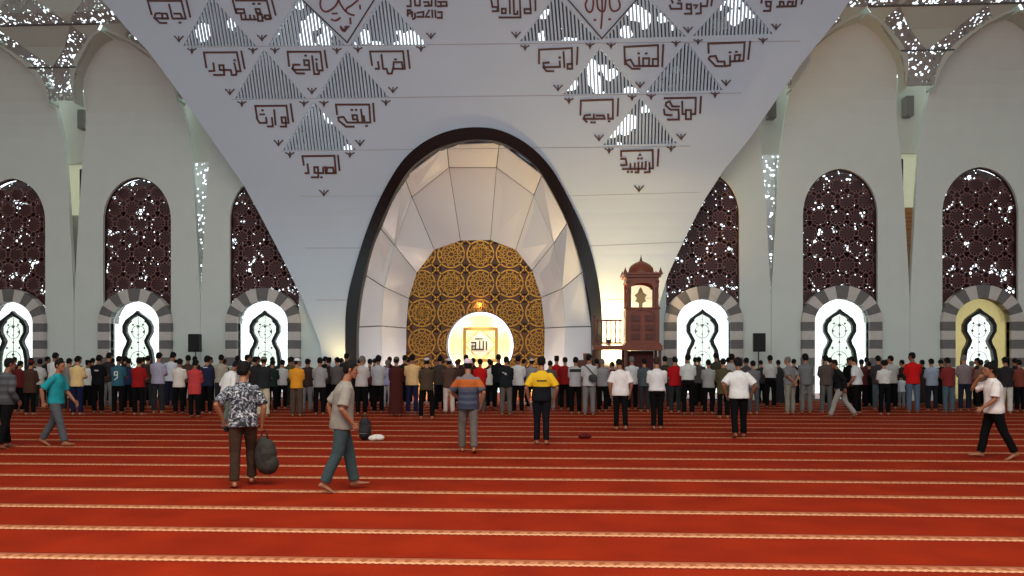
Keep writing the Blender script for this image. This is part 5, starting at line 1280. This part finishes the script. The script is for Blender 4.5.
figure(227, 428, -FR*.4, 1.60, dict(legs={-1: (.2, .25, 0, .03), 1: (-.1, .2, .2, .03)}, arms={sd: ((sd*.2, .16, .02), (sd*.6, -1, 0), 'down') for sd in (-1, 1)}, lean=.14, bend=.5, head=(0, .5)), (226, 222, 218), (96, 102, 92), 'person in long white shirt stooping just left of the batik shirt walker', sleeve='long', hem=-.16, loose=1.08, skin=2)

# ---- things carried or lying on the carpet
def lump(name, parts, voxel, m, wr=.012, wf=9, seed=3):
    bm = bmesh.new()
    for c, r, sc2 in parts: ball(bm, Vector(c), r, sc2)
    me = knit(name, bm, voxel, 3, wr, wf, seed); me.materials.append(m); o = bpy.data.objects.new(name, me); COL.objects.link(o); return o
bo, bch, bR, bsh, bd = bat
def hand_world(o, R, sd, t=.09): 
    wr, d, w4, n = hand_frame(R, sd); bpy.context.view_layer.update(); return o.matrix_world@(wr+d*t+n*.02)
hp = hand_world(bo, bR, 1)
BAGM = mat('bag_cloth', (40, 34, 28), .8, 0, .3, 40, .15, 8)
bag = lump('bag', [((.02, 0, -.34), .19, (.85, .55, 1.25)), ((.05, 0, -.46), .17, (.95, .6, .9)), ((-.02, 0, -.18), .1, (.9, .6, 1.1))], .011, BAGM, .02, 9)
bag.location = hp+Vector((.07, 0, -.02)); tag(bag, 'bulky dark olive bag hanging from the batik shirt walker\'s right hand', 'bag')
M = MB(); M.tube([(-.05, 0, -.15), (-.035, 0, -.04), (0, 0, .012), (.035, 0, -.04), (.06, 0, -.15)], .011, 8); M.build('strap', BLACKM, bag, True)
hp = hand_world(bo, bR, -1)
ss = lump('held_item', [((0, .0, -.06), .05, (.7, 1.9, .5)), ((.0, .02, -.10), .05, (.7, 1.9, .5))], .008, mat('dark_rubber', (34, 28, 26), .7), 0)  # dark item of unknown kind
ss.location = hp+Vector((0, 0, .02)); tag(ss, 'small dark item held low in the batik shirt walker\'s left hand', 'held_item')
p, d = ground(585, 438.5)
rb = lump('cloth_bundle', [((-.05, 0, .05), .09, (1.1, .9, .55)), ((.06, .02, .045), .08, (1.1, .9, .55)), ((.0, -.01, .08), .07, (1.2, .8, .6))], .009, cloth((92, 26, 30)), .015, 14)
rb.location = (p.x, p.y, 0); tag(rb, 'small dark red folded bundle lying alone on the carpet', 'bundle')
p, d = ground(364.5, 440.5)
bk = lump('backpack', [((0, 0, .2), .16, (.85, .6, 1.25)), ((0, 0, .36), .12, (.95, .65, 1.0)), ((0, -.08, .16), .1, (1.0, .6, 1.0))], .011, mat('backpack_black', (24, 24, 26), .8, 0, .3, 40), .01)
bk.location = (p.x, p.y, 0); tag(bk, 'black backpack standing on the carpet beside the grey shirted walker', 'backpack')
M = MB(); M.tube([(-.07, .02, .46), (-.04, .02, .52), (.04, .02, .52), (.07, .02, .46)], .012, 8); M.build('handle', BLACKM, bk, True)
for s_ in (-1, 1):
    M = MB(); M.tube([(s_*.08, .08, .42), (s_*.1, .15, .32), (s_*.1, .13, .16), (s_*.09, .07, .08)], .013, 8); M.build('strap', BLACKM, bk, True)
M = MB(); M.box((0, -.145, .16), (.16, .012, .012)); M.build('zip', mat('zip_grey', (120, 120, 120), .4, .5), bk)
p, d = ground(373.5, 441)
wb = lump('cloth_bundle', [((-.03, 0, .06), .1, (1.0, .8, .6)), ((.1, .0, .075), .09, (1.3, .8, .7)), ((.02, .03, .09), .08, (1.2, .8, .6))], .009, cloth((214, 206, 198)), .012, 12)
wb.location = (p.x+.02, p.y-.02, 0); tag(wb, 'white cloth bundle lying against the black backpack', 'bundle')
sb_p = next(o for o in COL.objects if 'dark shoulder bag' in o.get('label', ''))
sbg = lump('shoulder_bag', [((0, 0, 0), .13, (1.0, .42, .85)), ((.02, 0, -.05), .11, (1.0, .45, .7))], .009, mat('bag_charcoal', (52, 50, 52), .8, 0, .3, 40), .008)
sbg.location = sb_p.location+Vector((.10, -.225, 1.10)); tag(sbg, 'dark shoulder bag on the back of the white shirt near the balustrade', 'bag')
M = MB(); M.tube([(.04, .02, .08), (-.06, .045, .2), (-.17, .10, .32), (-.22, .18, .35)], .014, 8); M.build('strap', BLACKM, sbg, True)
